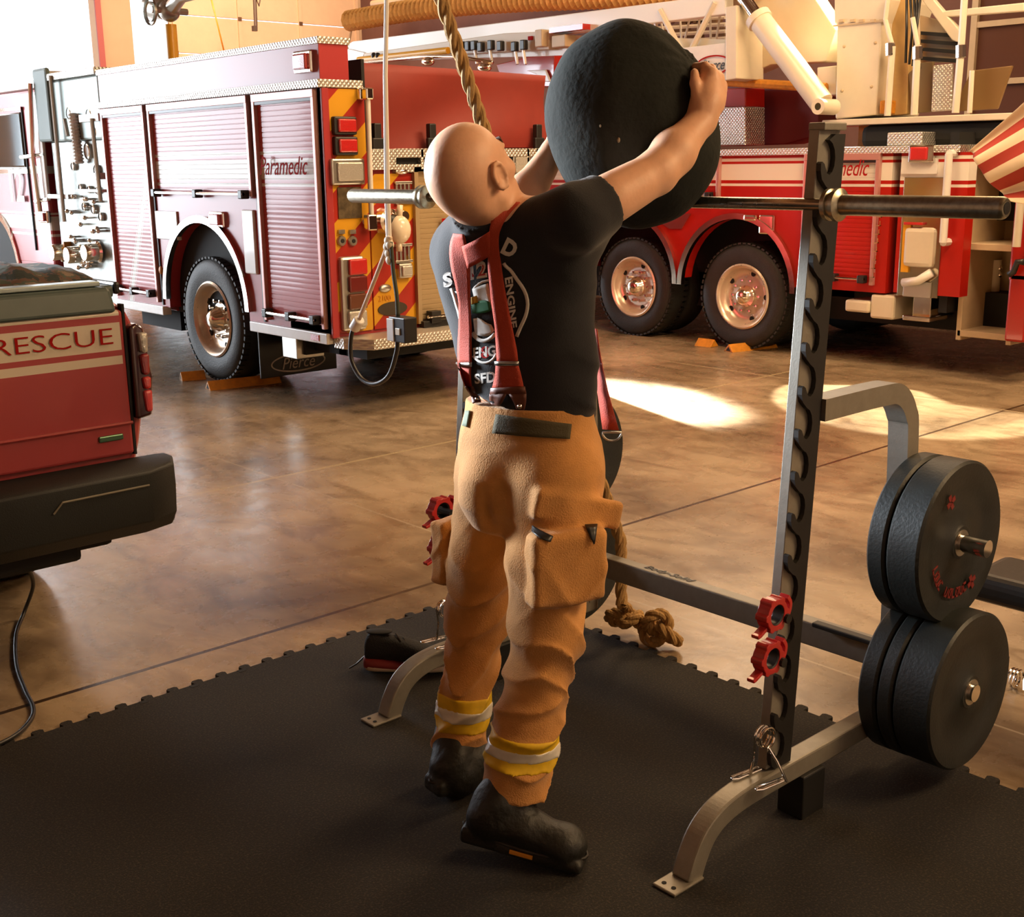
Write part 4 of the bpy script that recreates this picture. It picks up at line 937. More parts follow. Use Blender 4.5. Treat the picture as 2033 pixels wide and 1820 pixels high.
# tail lamp
lz0, lz1 = PB(290, 828), PB(270, 640)
hsn = MB().prism([(tgx+.015, YP-.03, lz0), (xr+.012, YP-.03, lz0+.01), (xr+.03, YP-.02, lz0+.15), (xr+.012, YP-.015, lz1-.02), (tgx+.05, YP-.02, lz1+.0), (tgx+.02, YP-.02, lz1-.01)], (0, .28, 0)).build('tail_light', mat('dark_lamp_housing', (.05, .008, .01), .2, coat=.8), pk, bev=.012, seg=3)
def tl(za, zb_, m_, bev=.01):
    MB().prism([(tgx+.05, YP-.042, za), (xr+.012, YP-.04, za), (xr+.018, YP-.036, zb_), (tgx+.045, YP-.038, zb_)], (0, .05, 0)).build('lens', m_, hsn, bev=bev)
h_ = lz1-lz0
tl(lz0+.07*h_, lz0+.30*h_, mat('pinkish_red_lens', (.62, .05, .06), .2, coat=1)); tl(lz0+.31*h_, lz0+.44*h_, M['lens']); tl(lz0+.46*h_, lz0+.68*h_, mat('deep_red_lens', (.3, .015, .02), .15, coat=1, bump=.4, bscale=60)); tl(lz0+.69*h_, lz0+.90*h_, M['clear'])
# bumper
bm_m = mat('matte_black_bumper', (.009, .011, .010), .6, bump=.15, bscale=200)
bu = MB(); prof = [(-.20, .655), (-.02, .665), (-.02, .40), (-.10, .40), (-.19, .46), (-.205, .56)]
zt2 = .645
bx0, bx1 = xl-.03, xr+.06
def bsec(x, k=1, dy=0): return [(x, YP+y*k+dy, z) for y, z in [(-.21, zt2-.01), (-.19, zt2), (.02, zt2), (.02, .40), (-.13, .39), (-.20, .45), (-.215, .56)]]
secs = [bsec(bx0, .5, .0), bsec(bx0+.12), bsec(cxp-.34), bsec(cxp+.34), bsec(bx1-.16), bsec(bx1-.04, .72), bsec(bx1, .3)]
vs = [q for s_ in secs for q in s_]; fs = []; k = 7
for i in range(len(secs)-1):
    for j in range(k): fs.append((i*k+j, i*k+(j+1) % k, (i+1)*k+(j+1) % k, (i+1)*k+j))
fs += [tuple(range(k)), tuple(range((len(secs)-1)*k, len(secs)*k))]
bo = MB().add(vs, fs).build('bumper', bm_m, pk, smooth='auto', bev=.02, seg=3)
stp = MB(); stp.tube([(PP(60, 1013).x, YP-.219, zt2-.09), (PP(72, 1000).x+.01, YP-.221, zt2-.055), (bx1-.17, YP-.213, zt2-.055)], .004, 6); stp.build('bumper_crease', mat('pale_grey_line', (.22, .2, .15), .5), bo)  # lighter grey line along the bumper crease
MB().box((xl+.3, YP-.02, .30), (xr-.3, YP+.3, .42)).box((xr-.35, YP-.0, .33), (xr-.17, YP+.2, .41)).build('hitch_frame', M['under'], pk, bev=.02)
w_ = MB().lathe([(a_*.75, b_*.9) for a_, b_ in TPROF], (xr-.26, YP+.95, .365), (1, 0, 0), 40); w_ = w_.build('wheel', M['tire'], pk, smooth='auto')
w2_ = MB().lathe([(a_*.75, b_*.9) for a_, b_ in TPROF], (xl+.26, YP+.95, .365), (1, 0, 0), 40); w2_.build('wheel', M['tire'], pk, smooth='auto')
w2_ = MB().lathe([(a_*.75, b_*.9) for a_, b_ in TPROF], (xr-.26, YP+4.4, .365), (1, 0, 0), 40); w2_.build('wheel', M['tire'], pk, smooth='auto')
MB().box((xl+.25, YP+.3, .3), (xr-.15, YP+5.2, .56)).build('chassis', M['under'], pk)
MB().box((xl+.05, YP+3.6, .55), (xr-.05, YP+5.4, 1.2)).box((xl+.2, YP+2.9+.8, 1.2), (xr-.2, YP+5.2, 1.75)).build('cab', M['pred'], pk, bev=.05)
# camouflage jacket on the cover
cm = mat('camouflage_cloth', (.05, .055, .035), .9, bump=.4, bscale=20); nt = cm.node_tree; N, L, b = sm(cm)
nn = N.new('ShaderNodeTexNoise'); nn.inputs['Scale'].default_value = 16; nn.inputs['Detail'].default_value = 3; tc = N.new('ShaderNodeTexCoord'); L.new(tc.outputs['Object'], nn.inputs['Vector'])
rp = N.new('ShaderNodeValToRGB'); rp.color_ramp.interpolation = 'CONSTANT'; L.new(nn.outputs['Fac'], rp.inputs[0]); e = rp.color_ramp.elements
e[0].position = 0; e[0].color = (.02, .03, .03, 1); e[1].position = .46; e[1].color = (.10, .055, .04, 1); e.new(.54).color = (.06, .075, .06, 1); e.new(.62).color = (.19, .14, .11, 1); L.new(rp.outputs[0], b.inputs['Base Color'])
jm = MB(); a, b2 = at(-60, 560, Z=1.30), at(200, 552, Z=1.30); c = a.lerp(b2, .5)
vs = []; fs = []; nx, ny = 26, 12
for j in range(ny+1):
    for i in range(nx+1):
        u_, v_ = i/nx, j/ny
        x = 1.10+.78*u_; y = 4.36+.85*v_
        e_ = min(1, 6*min(u_, 1-u_, v_, 1-v_)); vs.append((x-.0+.05*math.sin(v_*5), y+.05*math.sin(u_*8), 1.292+e_*(.055+.02*math.sin(u_*17+v_*5)*math.sin(v_*9+u_*3)+.012*math.sin(u_*31+v_*13))))
for j in range(ny):
    for i in range(nx): fs.append((j*(nx+1)+i, j*(nx+1)+i+1, (j+1)*(nx+1)+i+1, (j+1)*(nx+1)+i))
jo = MB().add(vs, fs).build('camouflage_jacket', cm, smooth=True); so = jo.modifiers.new('s', 'SOLIDIFY'); so.thickness = .004
tag(jo, 'rumpled camouflage cloth lying on the pickup bed cover', 'jacket')
# cable on the floor
cb_ = MB(); pts = [(52, 1120, .30), (66, 1160, .16), (48, 1215, .03), (32, 1260, .008), (33, 1320, .008), (50, 1370, .008), (66, 1405, .008), (60, 1430, .008), (30, 1460, .016), (-30, 1490, .02)]
P3 = [at(x, y, Z=z) for x, y, z in pts]
def smooth_path(P, n=8):
    out = []
    for i in range(len(P)-1):
        p0, p1, p2, p3 = P[max(i-1, 0)], P[i], P[i+1], P[min(i+2, len(P)-1)]
        for k in range(n):
            t = k/n; out.append(.5*((2*p1)+(p2-p0)*t+(2*p0-5*p1+4*p2-p3)*t*t+(3*p1-p0-3*p2+p3)*t**3))
    return out+[P[-1]]
cb_.tube(smooth_path(P3), .0075, 8); tag(cb_.build('charging_cable', M['blackp'], smooth=True), 'thin black cable trailing from under the pickup across the floor', 'cable')
# wheel chocks
def chock(x0_, y0_, x1_, y1_, lab, w=.13, h=.07):
    a, b = at(x0_, y0_, Z=0), at(x1_, y1_, Z=0); t = (b-a); t.z = 0; L_ = t.length; t.normalize(); n_ = V((-t.y, t.x, 0))
    root = thing('wheel_chock', a.lerp(b, .5), lab, 'wheel chock', 'orange wheel chocks')
    MB().prism([a, a+n_*w, a+n_*w*.5+V((0, 0, h))], t*L_).build('wedge', M['orange'], root, bev=.004)
    MB().prism([a+n_*w*.25-t*.002+V((0, 0, .008)), a+n_*w*.75-t*.002+V((0, 0, .008)), a+n_*w*.5-t*.002+V((0, 0, h*.65))], t*.004).build('end_opening', M['under'], root)
chock(418, 776, 560, 760, 'orange wheel chock lying nearest in front of the fire engine rear wheel')
chock(362, 757, 410, 753, 'orange wheel chock half hidden behind the fire engine rear wheel')
chock(1455, 700, 1545, 690, 'orange wheel chock, whole, beside the rearmost wheel of the ladder truck')
chock(1378, 686, 1410, 690, 'small visible end of an orange wheel chock between the two ladder truck rear axles')
# pendant control with rope loop
root = thing('pendant_control', at(795, 650, X=3.6), 'pale cord hanging from the ceiling, knotted to a black hose loop and small switch box', 'pendant control')
ct0 = at(768, -25, X=3.80)
MB().tube([V((ct0.x+.3, ct0.y, 5.6)), ct0, at(765, 150, X=3.74), at(769, 390, X=3.68), at(772, 475, X=3.66)], [.012, .012, .012, .015, .015], 8).build('cord', mat('pale_cord_sleeve', (.80, .78, .74), .45, coat=.2), root, smooth='auto')
K = lambda x, y: at(x, y, X=3.62)
mb = MB(); mb.tube(smooth_path([K(775, 470), K(765, 500), K(740, 565), K(712, 636)], 4), .011, 8); mb.build('pale_rope', mat('pinkish_white_rope', (.70, .55, .42), .8), root, smooth=True)
mb = MB(); mb.tube(smooth_path([K(776, 480), K(781, 540), K(788, 590), K(790, 628)], 4), .011, 8); mb.build('dark_rope', mat('dark_green_rope', (.05, .06, .04), .7), root, smooth=True)
kn = MB()
for x, y in ((771, 478), (769, 490), (774, 486), (772, 503), (774, 516)): kn.ball(K(x, y), (.022, .022, .026), 10, 8)
kn.build('knot', M['cream'], root, smooth=True)
hp_ = MB(); hp_.tube(smooth_path([K(706, 640), K(697, 670), K(698, 715), K(718, 752), K(745, 762), K(772, 745), K(787, 700), K(789, 672)], 6), .012, 8); hp_.build('hose_loop', M['blackp'], root, smooth=True)
ee = MB(); ee.tube([K(714, 634), K(703, 652)], .03, 12); ee.build('white_end_fitting', M['white'], root, smooth='auto', bev=.006)
sbx = MB().box(K(782, 676)+V((-.03, 0, 0)), K(812, 631)+V((.05, 0, 0))); sb_ = sbx.build('switch_box', M['blackp'], root, bev=.006)
MB().box(K(780, 674)+V((-.036, 0, 0)), K(791, 632)+V((-.028, 0, 0))).build('white_face', M['white'], sb_, bev=.002)
MB().box(K(796, 663)+V((-.036, 0, 0)), K(804, 651)+V((-.028, 0, 0))).build('button', M['cream'], sb_, bev=.002)
# ================================================================= squat rack
rk = thing('squat_rack', (2.5, 2.3, 0), 'silver grey squat rack with black toothed bar hooks, holding the barbell', 'squat rack')
YR, YL = 1.66, 2.86
def upright(yc, sgn):
    """sgn -1: outer side faces -Y"""
    zb_, zt_ = .19, 1.775; xb, xt = 2.372, 2.478; hw = .043
    def X_(z): return xb+(xt-xb)*(z-zb_)/(zt_-zb_)
    root = MB().prism([(X_(zb_)-hw, yc-.016, zb_), (X_(zb_)+hw, yc-.016, zb_), (X_(zt_)+hw, yc-.016, zt_), (X_(zt_)-hw, yc-.016, zt_)], (0, .028, 0)).build('upright', M['rack'], rk, bev=.002)
    # outer black plate with hooks
    P = [(X_(zb_)+hw+.001, zb_+.0)]; n = 15; st = (zt_-.03-zb_)/n
    top = [(X_(zt_)+hw+.001, zt_-.02)]
    P += top
    P.append((X_(zt_)+.004, zt_-.02))
    for i in range(n-1, -1, -1):
        z0_ = zb_+i*st
        def q(dx, f): z = z0_+st*f; P.append((X_(z)+dx, z))
        # going down: deep rounded notch then a hook tip pointing up and outwards
        q(-.018, .97); q(-.004, .89); q(.006, .76); q(.011, .58); q(.010, .40); q(.003, .27); q(-.007, .21); q(-.016, .24); q(-.023, .34); q(-.030, .45); q(-.039, .50); q(-.0445, .46); q(-.043, .30); q(-.036, .12)
    P.append((X_(zb_)-.02, zb_))
    MB().prism([(x, yc-.029, z) for x, z in P], (0, .013, 0)).build('hook_plate', M['rackd'], root)
    MB().box((X_(zt_)-hw-.002, yc-.031, zt_-.012), (X_(zt_)+hw+.002, yc+.014, zt_+.006)).build('end_cap', M['rack'], root, bev=.003)
    return root
upright(YR, -1); upright(2.90, 1)
def curve_pts(P, n=6): return smooth_path([V(p) for p in P], n)
def foot(y):
    P = [(2.03, y, .012), (2.05, y, .06), (2.085, y, .11), (2.14, y, .142), (2.22, y, .157), (2.34, y, .16), (2.55, y, .16), (2.95, y, .16)]
    o = MB().bar(curve_pts(P), .055, .055).build('foot', M['rack'], rk, bev=.006)
    MB().box((1.945, y-.035, .012), (2.055, y+.035, .020)).build('foot_plate', M['rack'], o, bev=.003)
    hb = MB()
    for dx, dy in ((.02, .015), (.02, -.015)): hb.lathe([(.0001, .0), (.006, .0), (.006, .0015), (.0001, .0015)], (1.945+dx, y+dy, .0198), (0, 0, 1), 12)
    hb.build('bolt_hole', M['under'], o)
    MB().box((2.45, y-.04, .012), (2.55, y+.04, .135)).build('foot_block', M['blackp'], o, bev=.004)
    MB().bar(curve_pts([(2.93, y, .17), (2.925, y, .5), (2.905, y, .95), (2.885, y, 1.04), (2.83, y, 1.095), (2.74, y, 1.105), (2.48, y, 1.105)], 8), .055, .06, up=(0, 1, 0)).build('rear_post', M['rack'], rk, bev=.006)
foot(YR-.01); foot(YL)
cbm = MB().box((2.895, YR+.02, .285), (2.945, YL-.02, .36)).build('crossbar', M['rack'], rk, bev=.005)
MB().box((2.86, YR-.01, .363), (2.89, YR+.22, .378)).build('crossbar_clip', M['rackd'], cbm, bev=.004)
a, b = at(1272, 1128, Z=.362), at(1365, 1158, Z=.362)
text('lettering', 'Body-Solid', V((2.905, a.y, .3615)), V((0, b.y-a.y, 0)), V((.034, 0, 0)), M['blackp'], cbm, shear=.3, thick=.001)
# weight horns
PEG = [(YR, -1, .70), (YR, -1, .29), (YL, 1, .70), (YL, 1, .29)]
for y, s_, z in PEG:
    hn = MB().tube([(2.93, y, z), (2.93, y+s_*.26, z)], .024, 20); hn = hn.build('weight_horn', M['chrome'], rk, smooth='auto')
# ================================================================= barbell
BX, BZ = 2.428, 1.597; YA, YB_ = 1.183, 3.516
bb = thing('barbell', (BX, 2.3, BZ), 'steel olympic barbell without plates resting high on the rack', 'barbell')
MB().tube([(BX, 1.60, BZ), (BX, 3.10, BZ)], .0145, 20).build('shaft', M['shaft'], bb, smooth='auto')
for ye, s_ in ((YA, 1), (YB_, -1)):
    prof = [(.0001, 0), (.019, 0), (.0215, .003), (.0235, .008), (.0235, .385), (.027, .388), (.0375, .392), (.0375, .402), (.031, .405), (.031, .412), (.0365, .415), (.0365, .425), (.028, .43), (.015, .432)]
    sl_o = MB().lathe([(r_, o_) for r_, o_ in prof], (BX, ye, BZ), (0, s_, 0), 36).build('sleeve', M['sleeve'], bb, smooth='auto')
    MB().lathe([(.0001, -.0015), (.013, -.001), (.0135, .001)], (BX, ye, BZ), (0, s_, 0), 20).build('end_cap', M['blackp'], sl_o, smooth='auto')
# ================================================================= bumper plates
def wplate(yc, th, z, R_, lab, lettering=False, x=2.93, face=-1, ref=None, hubm='steel', grp='black weight plates on the rack horns'):
    root = thing('weight_plate', (x, yc, z), lab, 'weight plate', grp)
    h = th/2; f = face
    prof = [(.026, h), (.045, h), (.052, h-.006), (R_*.66, h-.012), (R_*.74, h-.004), (R_*.97, h-.001), (R_, h-.008), (R_, -h+.008), (R_*.97, -h+.001), (R_*.74, -h+.004), (R_*.66, -h+.012), (.052, -h+.006), (.045, -h), (.026, -h), (.026, h)]
    d = MB().lathe(prof, (x, yc, z), (0, f, 0), 64).build('disc', mat('bumper_rubber', (.012, .015, .014), .5, bump=.12, bscale=120, noise=.3, nscale=15) if 'BR' not in M else M['BR'], root, smooth='auto')
    if 'BR' not in M: M['BR'] = d.data.materials[0]
    MB().lathe([(.024, h+.001), (.036, h+.002), (.038, h-.003)], (x, yc, z), (0, f, 0), 32).build('hub_ring', M[hubm], root, smooth='auto')
    if lettering:
        # printed curved lettering and diamond emblem, flat on the face
        rm = M.setdefault('platered', mat('dull_red_plate_print', (.20, .015, .012), .6)); lm = MB()
        yf = yc-h-.0005
        n = 0
        for a in [197+i*8 for i in range(4)]+[240+i*8.5 for i in range(6)]:
            t = math.radians(a); rr_ = R_*.62; c = V((x+rr_*math.cos(t), yf, z+rr_*math.sin(t))); rad = V((math.cos(t), 0, math.sin(t))); tan = V((-math.sin(t), 0, math.cos(t)))
            lm.obox(c, rad*.013, tan*.0025, (0, .0008, 0)); lm.obox(c+rad*.011+tan*.006, rad*.003, tan*.008, (0, .0008, 0)); 
            if n % 2: lm.obox(c-rad*.011+tan*.006, rad*.003, tan*.008, (0, .0008, 0))
            if n % 3: lm.obox(c+tan*.012, rad*.010, tan*.0025, (0, .0008, 0))
            n += 1
        for a in (120, 300):
            t = math.radians(a); c = V((x+R_*.66*math.cos(t), yf, z+R_*.66*math.sin(t)))
            for k in range(4):
                t2 = math.radians(a)+k*math.pi/2; e = V((math.cos(t2), 0, math.sin(t2))); lm.obox(c+e*.012, e*.009, V((-e.z, 0, e.x))*.007, (0, .0008, 0))
        lm.build('face_print', rm, root)
    return root
RP = .222
zp = .70-.0
wplate(1.600, .055, .70, RP, 'thinner black bumper plate directly behind the red-lettered plate')
wplate(1.5225, .095, .70, RP, 'thick black bumper plate with red lettering and diamond marks on its face', True)
wplate(1.600, .055, .29, RP, 'black bumper plate nearest the rack post in the lower stack of three')
wplate(1.5475, .045, .29, RP, 'thin black bumper plate sandwiched in the middle of the lower three-plate stack')
wplate(1.468, .11, .29, RP*.995, 'plain thick black bumper plate, outermost of the lower stack, with small steel hub')
wplate(2.935, .07, .70, RP, 'black bumper plate showing beside the waistband behind the hanging red strap', face=-1)
wplate(2.935, .07, .29, RP, 'black bumper plate half hidden behind the trouser cargo pocket, beside the rope', face=-1)
# ================================================================= collars
def lockjaw(c, lab, ry=0):
    c = V(c); root = thing('barbell_collar', c, lab, 'barbell collar', 'red clamp collars hung on the rack')
    n = 48; vs = []; fs = []
    for i in range(n):
        t = 2*math.pi*i/n; ro = .040+.006*(1 if (i % 8) in (0, 1, 7) else 0); ri = .026
        for y in (-.017, .017):
            vs += [c+V((ri*math.cos(t), y, ri*math.sin(t))), c+V((ro*math.cos(t), y, ro*math.sin(t)))]
    for i in range(n):
        j = (i+1) % n; a, b_ = i*4, j*4
        fs += [(a, a+1, b_+1, b_), (a+2, b_+2, b_+3, a+3), (a, b_, b_+2, a+2), (a+1, a+3, b_+3, b_+1)]
    rc_ = M.setdefault('redpl', mat('red_collar_plastic', (.50, .02, .02), .35, coat=.3))
    MB().add(vs, fs).build('ring', rc_, root, bev=.002)
    MB().lathe([(.026, -.015), (.0225, -.013), (.0225, .013), (.026, .015)], c, (0, 1, 0), 32).build('rubber_liner', M['blackp'], root, smooth='auto')
    lv = MB(); lv.bar(smooth_path([c+V((.035, 0, -.02)), c+V((.052, 0, -.01)), c+V((.058, 0, .015)), c+V((.045, 0, .035))], 5), .012, .026, up=(0, 1, 0)); lv.bar([c+V((-.03, 0, -.028)), c+V((-.055, 0, -.04)), c+V((-.066, 0, -.042))], .009, .022, up=(0, 1, 0))
    lv.build('clamp_lever', rc_, root, bev=.002)
    return root
px = [(1533, 1218, 'upper red clamp collar on the near toothed upright'), (1524, 1304, 'lower red clamp collar on the near toothed upright')]
for x, y, lab in px: lockjaw(at(x, y, Y=YR-.055), lab)
for x, y, lab in ((874, 1012, 'upper red clamp collar peeking out beside the tan trouser thigh'), (876, 1085, 'lower red clamp collar peeking out beside the tan trouser thigh')): lockjaw(at(x, y, Y=2.84), lab)
pg_ = MB()
for x, y in ((1533, 1218), (1524, 1304)): c = at(x, y, Y=YR-.03); pg_.tube([(c.x, YR-.08, c.z), (c.x, YR-.0, c.z)], .012, 10)
for x, y in ((874, 1012), (876, 1085)): c = at(x, y, Y=2.86); pg_.tube([(c.x, 2.80, c.z), (c.x, 2.9, c.z)], .012, 10); pg_.box((c.x, 2.865, c.z-.02), (2.40, 2.885, c.z+.02))
pg_.build('collar_peg', M['rackd'], rk)
def springclip(c, s_, lab):
    c = V(c); root = MB(); P = []
    n = 60
    for i in range(n+1):
        t = -math.pi*.5+2*math.pi*2.75*i/n; P.append(c+V((.026*math.cos(t), -.012+.024*i/n, .026*math.sin(t))))
    P = [c+V((.028, -.05, -.115)), c+V((.012, -.03, -.06))]+P
    a = c+V((-.045, .03, -.112)); P = P+[c+V((-.012, .022, -.05)), c+V((-.015, .03, -.11))]
    root.tube(P, .0035, 8)
    o = root.build('spring_collar', M['chrome'], smooth='auto')
    for dx, dy in ((0, -.045), (-.0, .03)):
        q = c+V((.0, dy, -.112)); MB().tube([q+V((.03, 0, 0)), q+V((-.05, .01, 0)), q+V((-.062, .018, 0)), q+V((-.058, .026, 0)), q+V((.03, .012, 0))], .0035, 8).build('grip_handle', M['chrome'], o, smooth='auto')
    tag(o, lab, 'spring collar', 'chrome spring collars'); return o
springclip(at(1519, 1462, Y=YR-.035)+V((0, 0, .0)), 1, 'chrome wire spring collar standing on the near curved foot of the rack')
springclip(at(884, 1208, Y=YL-.03), 1, 'chrome wire spring collar standing on the rack foot beside the sneaker')
# ================================================================= climbing rope
def twisted(P, r, name, parent=None, lay=.16, m_=None):
    """three-strand rope along path P"""
    P = [V(p) for p in P]
    L_ = [0]
    for i in range(1, len(P)): L_.append(L_[-1]+(P[i]-P[i-1]).length)
    tot = L_[-1]; n = max(12, int(tot/.011)); Q = []; j = 0
    for i in range(n+1):
        s_ = tot*i/n
        while j < len(P)-2 and L_[j+1] < s_: j += 1
        t = (s_-L_[j])/max(1e-9, L_[j+1]-L_[j]); Q.append(P[j].lerp(P[j+1], min(1, t)))
    u = None; mb_ = MB(); S3 = [[], [], []]
    for i, p in enumerate(Q):
        t = (Q[min(i+1, n)]-Q[max(i-1, 0)]).normalized()
        u = basis(t)[0] if u is None else (u-t*u.dot(t)).normalized(); w = t.cross(u)
        for k in range(3):
            a = 2*math.pi*(k/3+tot*i/n/lay); S3[k].append(p+(u*math.cos(a)+w*math.sin(a))*r*.5)
    for s3 in S3: mb_.tube(s3, r*.56, 8)
    return mb_.build(name, m_ or M['rope'], parent, smooth='auto')
top = at(868, -25, D=3.55); bot = V((3.005, 2.775, .385))
tdir = (top-bot).normalized(); top = top+tdir*((5.6-top.z)/tdir.z)
r0 = twisted([top, bot, at(1232, 1130, X=2.99), at(1234, 1200, X=2.97)], .0215, 'climbing_rope')
tag(r0, 'thick twisted manila climbing rope slanting down behind the person to a knotted end', 'rope')
def knot(c, r, seed, ax):
    c = V(c); u, w, a = basis(ax); P = []
    for i in range(40):
        t = 2*math.pi*i/40; rr_ = r*(1+.38*math.cos(1.5*2*t)) if False else r
        x = (math.sin(t)+2*math.sin(2*t))/3; y = (math.cos(t)-2*math.cos(2*t))/3; z = -math.sin(3*t)/1.6
        P.append(c+(u*x+w*y)*rr_*1.15+a*z*r*.45)
    return P
kc1 = at(1246, 1228, Z=.075); kc2 = at(1308, 1250, Z=.075)
twisted(knot(kc1, .062, 1, (.3, .2, 1)), .020, 'rope_knot', r0, .12)
twisted(knot(kc2, .068, 2, (1, .3, .5)), .021, 'rope_knot', r0, .12)
twisted([at(1234, 1200, X=2.97), kc1+V((0, 0, .04))], .02, 'rope_knot', r0)
twisted([kc1, (kc1+kc2)/2+V((0, 0, .02)), kc2], .02, 'rope_knot', r0)
# ================================================================= sneaker
sc0 = at(722, 1338, Z=.012); sc1 = at(905, 1338, Z=.012)
d_ = (sc1-sc0); d_.z = 0; Ls = .335; d_.normalize(); n_ = V((-d_.y, d_.x, 0))
sh = thing('sneaker', sc0+d_*.15, 'black sneaker with red and white sole on the mat behind the curved rack foot', 'shoe')
def shoe_loft(name, rings, m_, par, sub=1):
    vs = []; fs = []; k = 14
    for (s_, w, zl_, zh, off) in rings:
        for i in range(k):
            t = 2*math.pi*i/k; cy_, sy_ = math.cos(t), math.sin(t)
            yy = math.copysign(abs(cy_)**.7, cy_)*w*1.12; zl_, zh = zl_, zh; z_ = (zl_+zh)/2+math.copysign(abs(sy_)**.7, sy_)*(zh-zl_)/2
            vs.append(sc0+d_*(s_*Ls)+n_*(yy+off+.04)+V((0, 0, z_*1.3)))
    for i in range(len(rings)-1):
        for j in range(k): fs.append((i*k+j, i*k+(j+1) % k, (i+1)*k+(j+1) % k, (i+1)*k+j))
    fs += [tuple(range(k))[::-1], tuple(range((len(rings)-1)*k, len(rings)*k))]
    o = MB().add(vs, fs).build(name, m_, par, smooth=True); q = o.modifiers.new('s', 'SUBSURF'); q.levels = q.render_levels = 1; return o
sole = shoe_loft('sole', [(0, .02, .008, .03, 0), (.02, .037, 0, .036, 0), (.2, .042, 0, .034, 0), (.45, .038, .001, .026, -.004), (.7, .049, 0, .026, 0), (.9, .042, .003, .028, .003), (1, .018, .012, .03, .005)], mat('white_foam_sole', (.68, .58, .46), .6), sh)
shoe_loft('heel_wedge', [(-.012, .018, .012, .040, 0), (.0, .037, .006, .044, 0), (.2, .0425, .004, .042, 0), (.4, .041, .005, .030, -.003), (.47, .034, .006, .022, -.003)], mat('dark_red_foam', (.22, .02, .02), .6), sole)
up_ = shoe_loft('upper', [(0, .022, .035, .075, 0), (.03, .034, .03, .105, 0), (.13, .037, .03, .112, 0), (.27, .037, .03, .098, 0), (.36, .040, .028, .095, -.002), (.5, .041, .026, .078, -.002), (.7, .046, .024, .060, 0), (.88, .038, .024, .048, .003), (.98, .018, .026, .036, .005)], mat('black_knit_upper', (.012, .012, .012), .8, bump=.4, bscale=200), sh)
op_ = MB(); c = sc0+d_*(.16*Ls)+n_*.04+V((0, 0, .139)); q = MB().ball((0, 0, 0), (1, 1, 1), 20, 10); op_.add([c+d_*(v[0]*.045)+n_*(v[1]*.025)+V((0, 0, v[2]*.006)) for v in q.v], q.f); op_.build('opening', M['under'], up_, smooth=True)
la = MB()
for k in range(4):
    s_ = .33+.075*k; zc_ = .130-.015*k; a = sc0+d_*(s_*Ls)+n_*.04
    la.tube([a+n_*.028+V((0, 0, zc_-.014)), a+V((0, 0, zc_+.002)), a+d_*.018-n_*.028+V((0, 0, zc_-.016))], .0028, 6)
la.build('laces', mat('dark_laces', (.04, .035, .03), .8), up_, smooth=True)
MB().tube([sc0+d_*.004+n_*.05+V((0, 0, .05)), sc0-d_*.03+n_*.04+V((0, 0, .02)), sc0-d_*.055+n_*.03+V((0, 0, .008))], .003, 6).build('heel_strap', M['blackp'], sh)
# ================================================================= black bag behind the legs
# ================================================================= padded bench at the right edge
bn = thing('padded_bench', (3.75, 1.45, 0), 'black padded bench end reaching in behind the red-lettered weight plate', 'bench')
a, b = at(1950, 1140, X=3.62), None
c = at(1952, 1142, Z=.43); u_ = (at(2033, 1162, Z=.43)-c); u_.z = 0; u_.normalize(); n_b = V((-u_.y, u_.x, 0))
pd = MB().obox(c+u_*.45+V((0, 0, .0)), u_*.45, n_b*.13, V((0, 0, .045))); pd.build('pad', mat('black_vinyl_pad', (.018, .014, .011), .4, bump=.1), bn, bev=.035, seg=4)
lg = MB(); lg.tube([c+u_*.35+V((0, 0, -.04)), V((c.x+u_.x*.35, c.y+u_.y*.35, .03))], .025, 10); lg.tube([c+u_*.75+V((0, 0, -.04)), V((c.x+u_.x*.75, c.y+u_.y*.75, .03))], .025, 10); lg.build('leg', M['rack'], bn, smooth='auto')
cc = at(2012, 1345, Z=.035); sc_ = MB(); P = []
for i in range(50):
    t = 2*math.pi*2.6*i/50; P.append(cc+V((.03*math.cos(t), -.02+.03*i/50, .03*math.sin(t))))
sc_.tube([cc+V((-.03, -.05, -.02))]+P+[cc+V((.06, .05, .04))], .004, 6)
tag(sc_.build('spring_collar', M['chrome'], smooth='auto'), 'chrome spring collar lying on the floor beyond the outermost lower plate', 'spring collar')
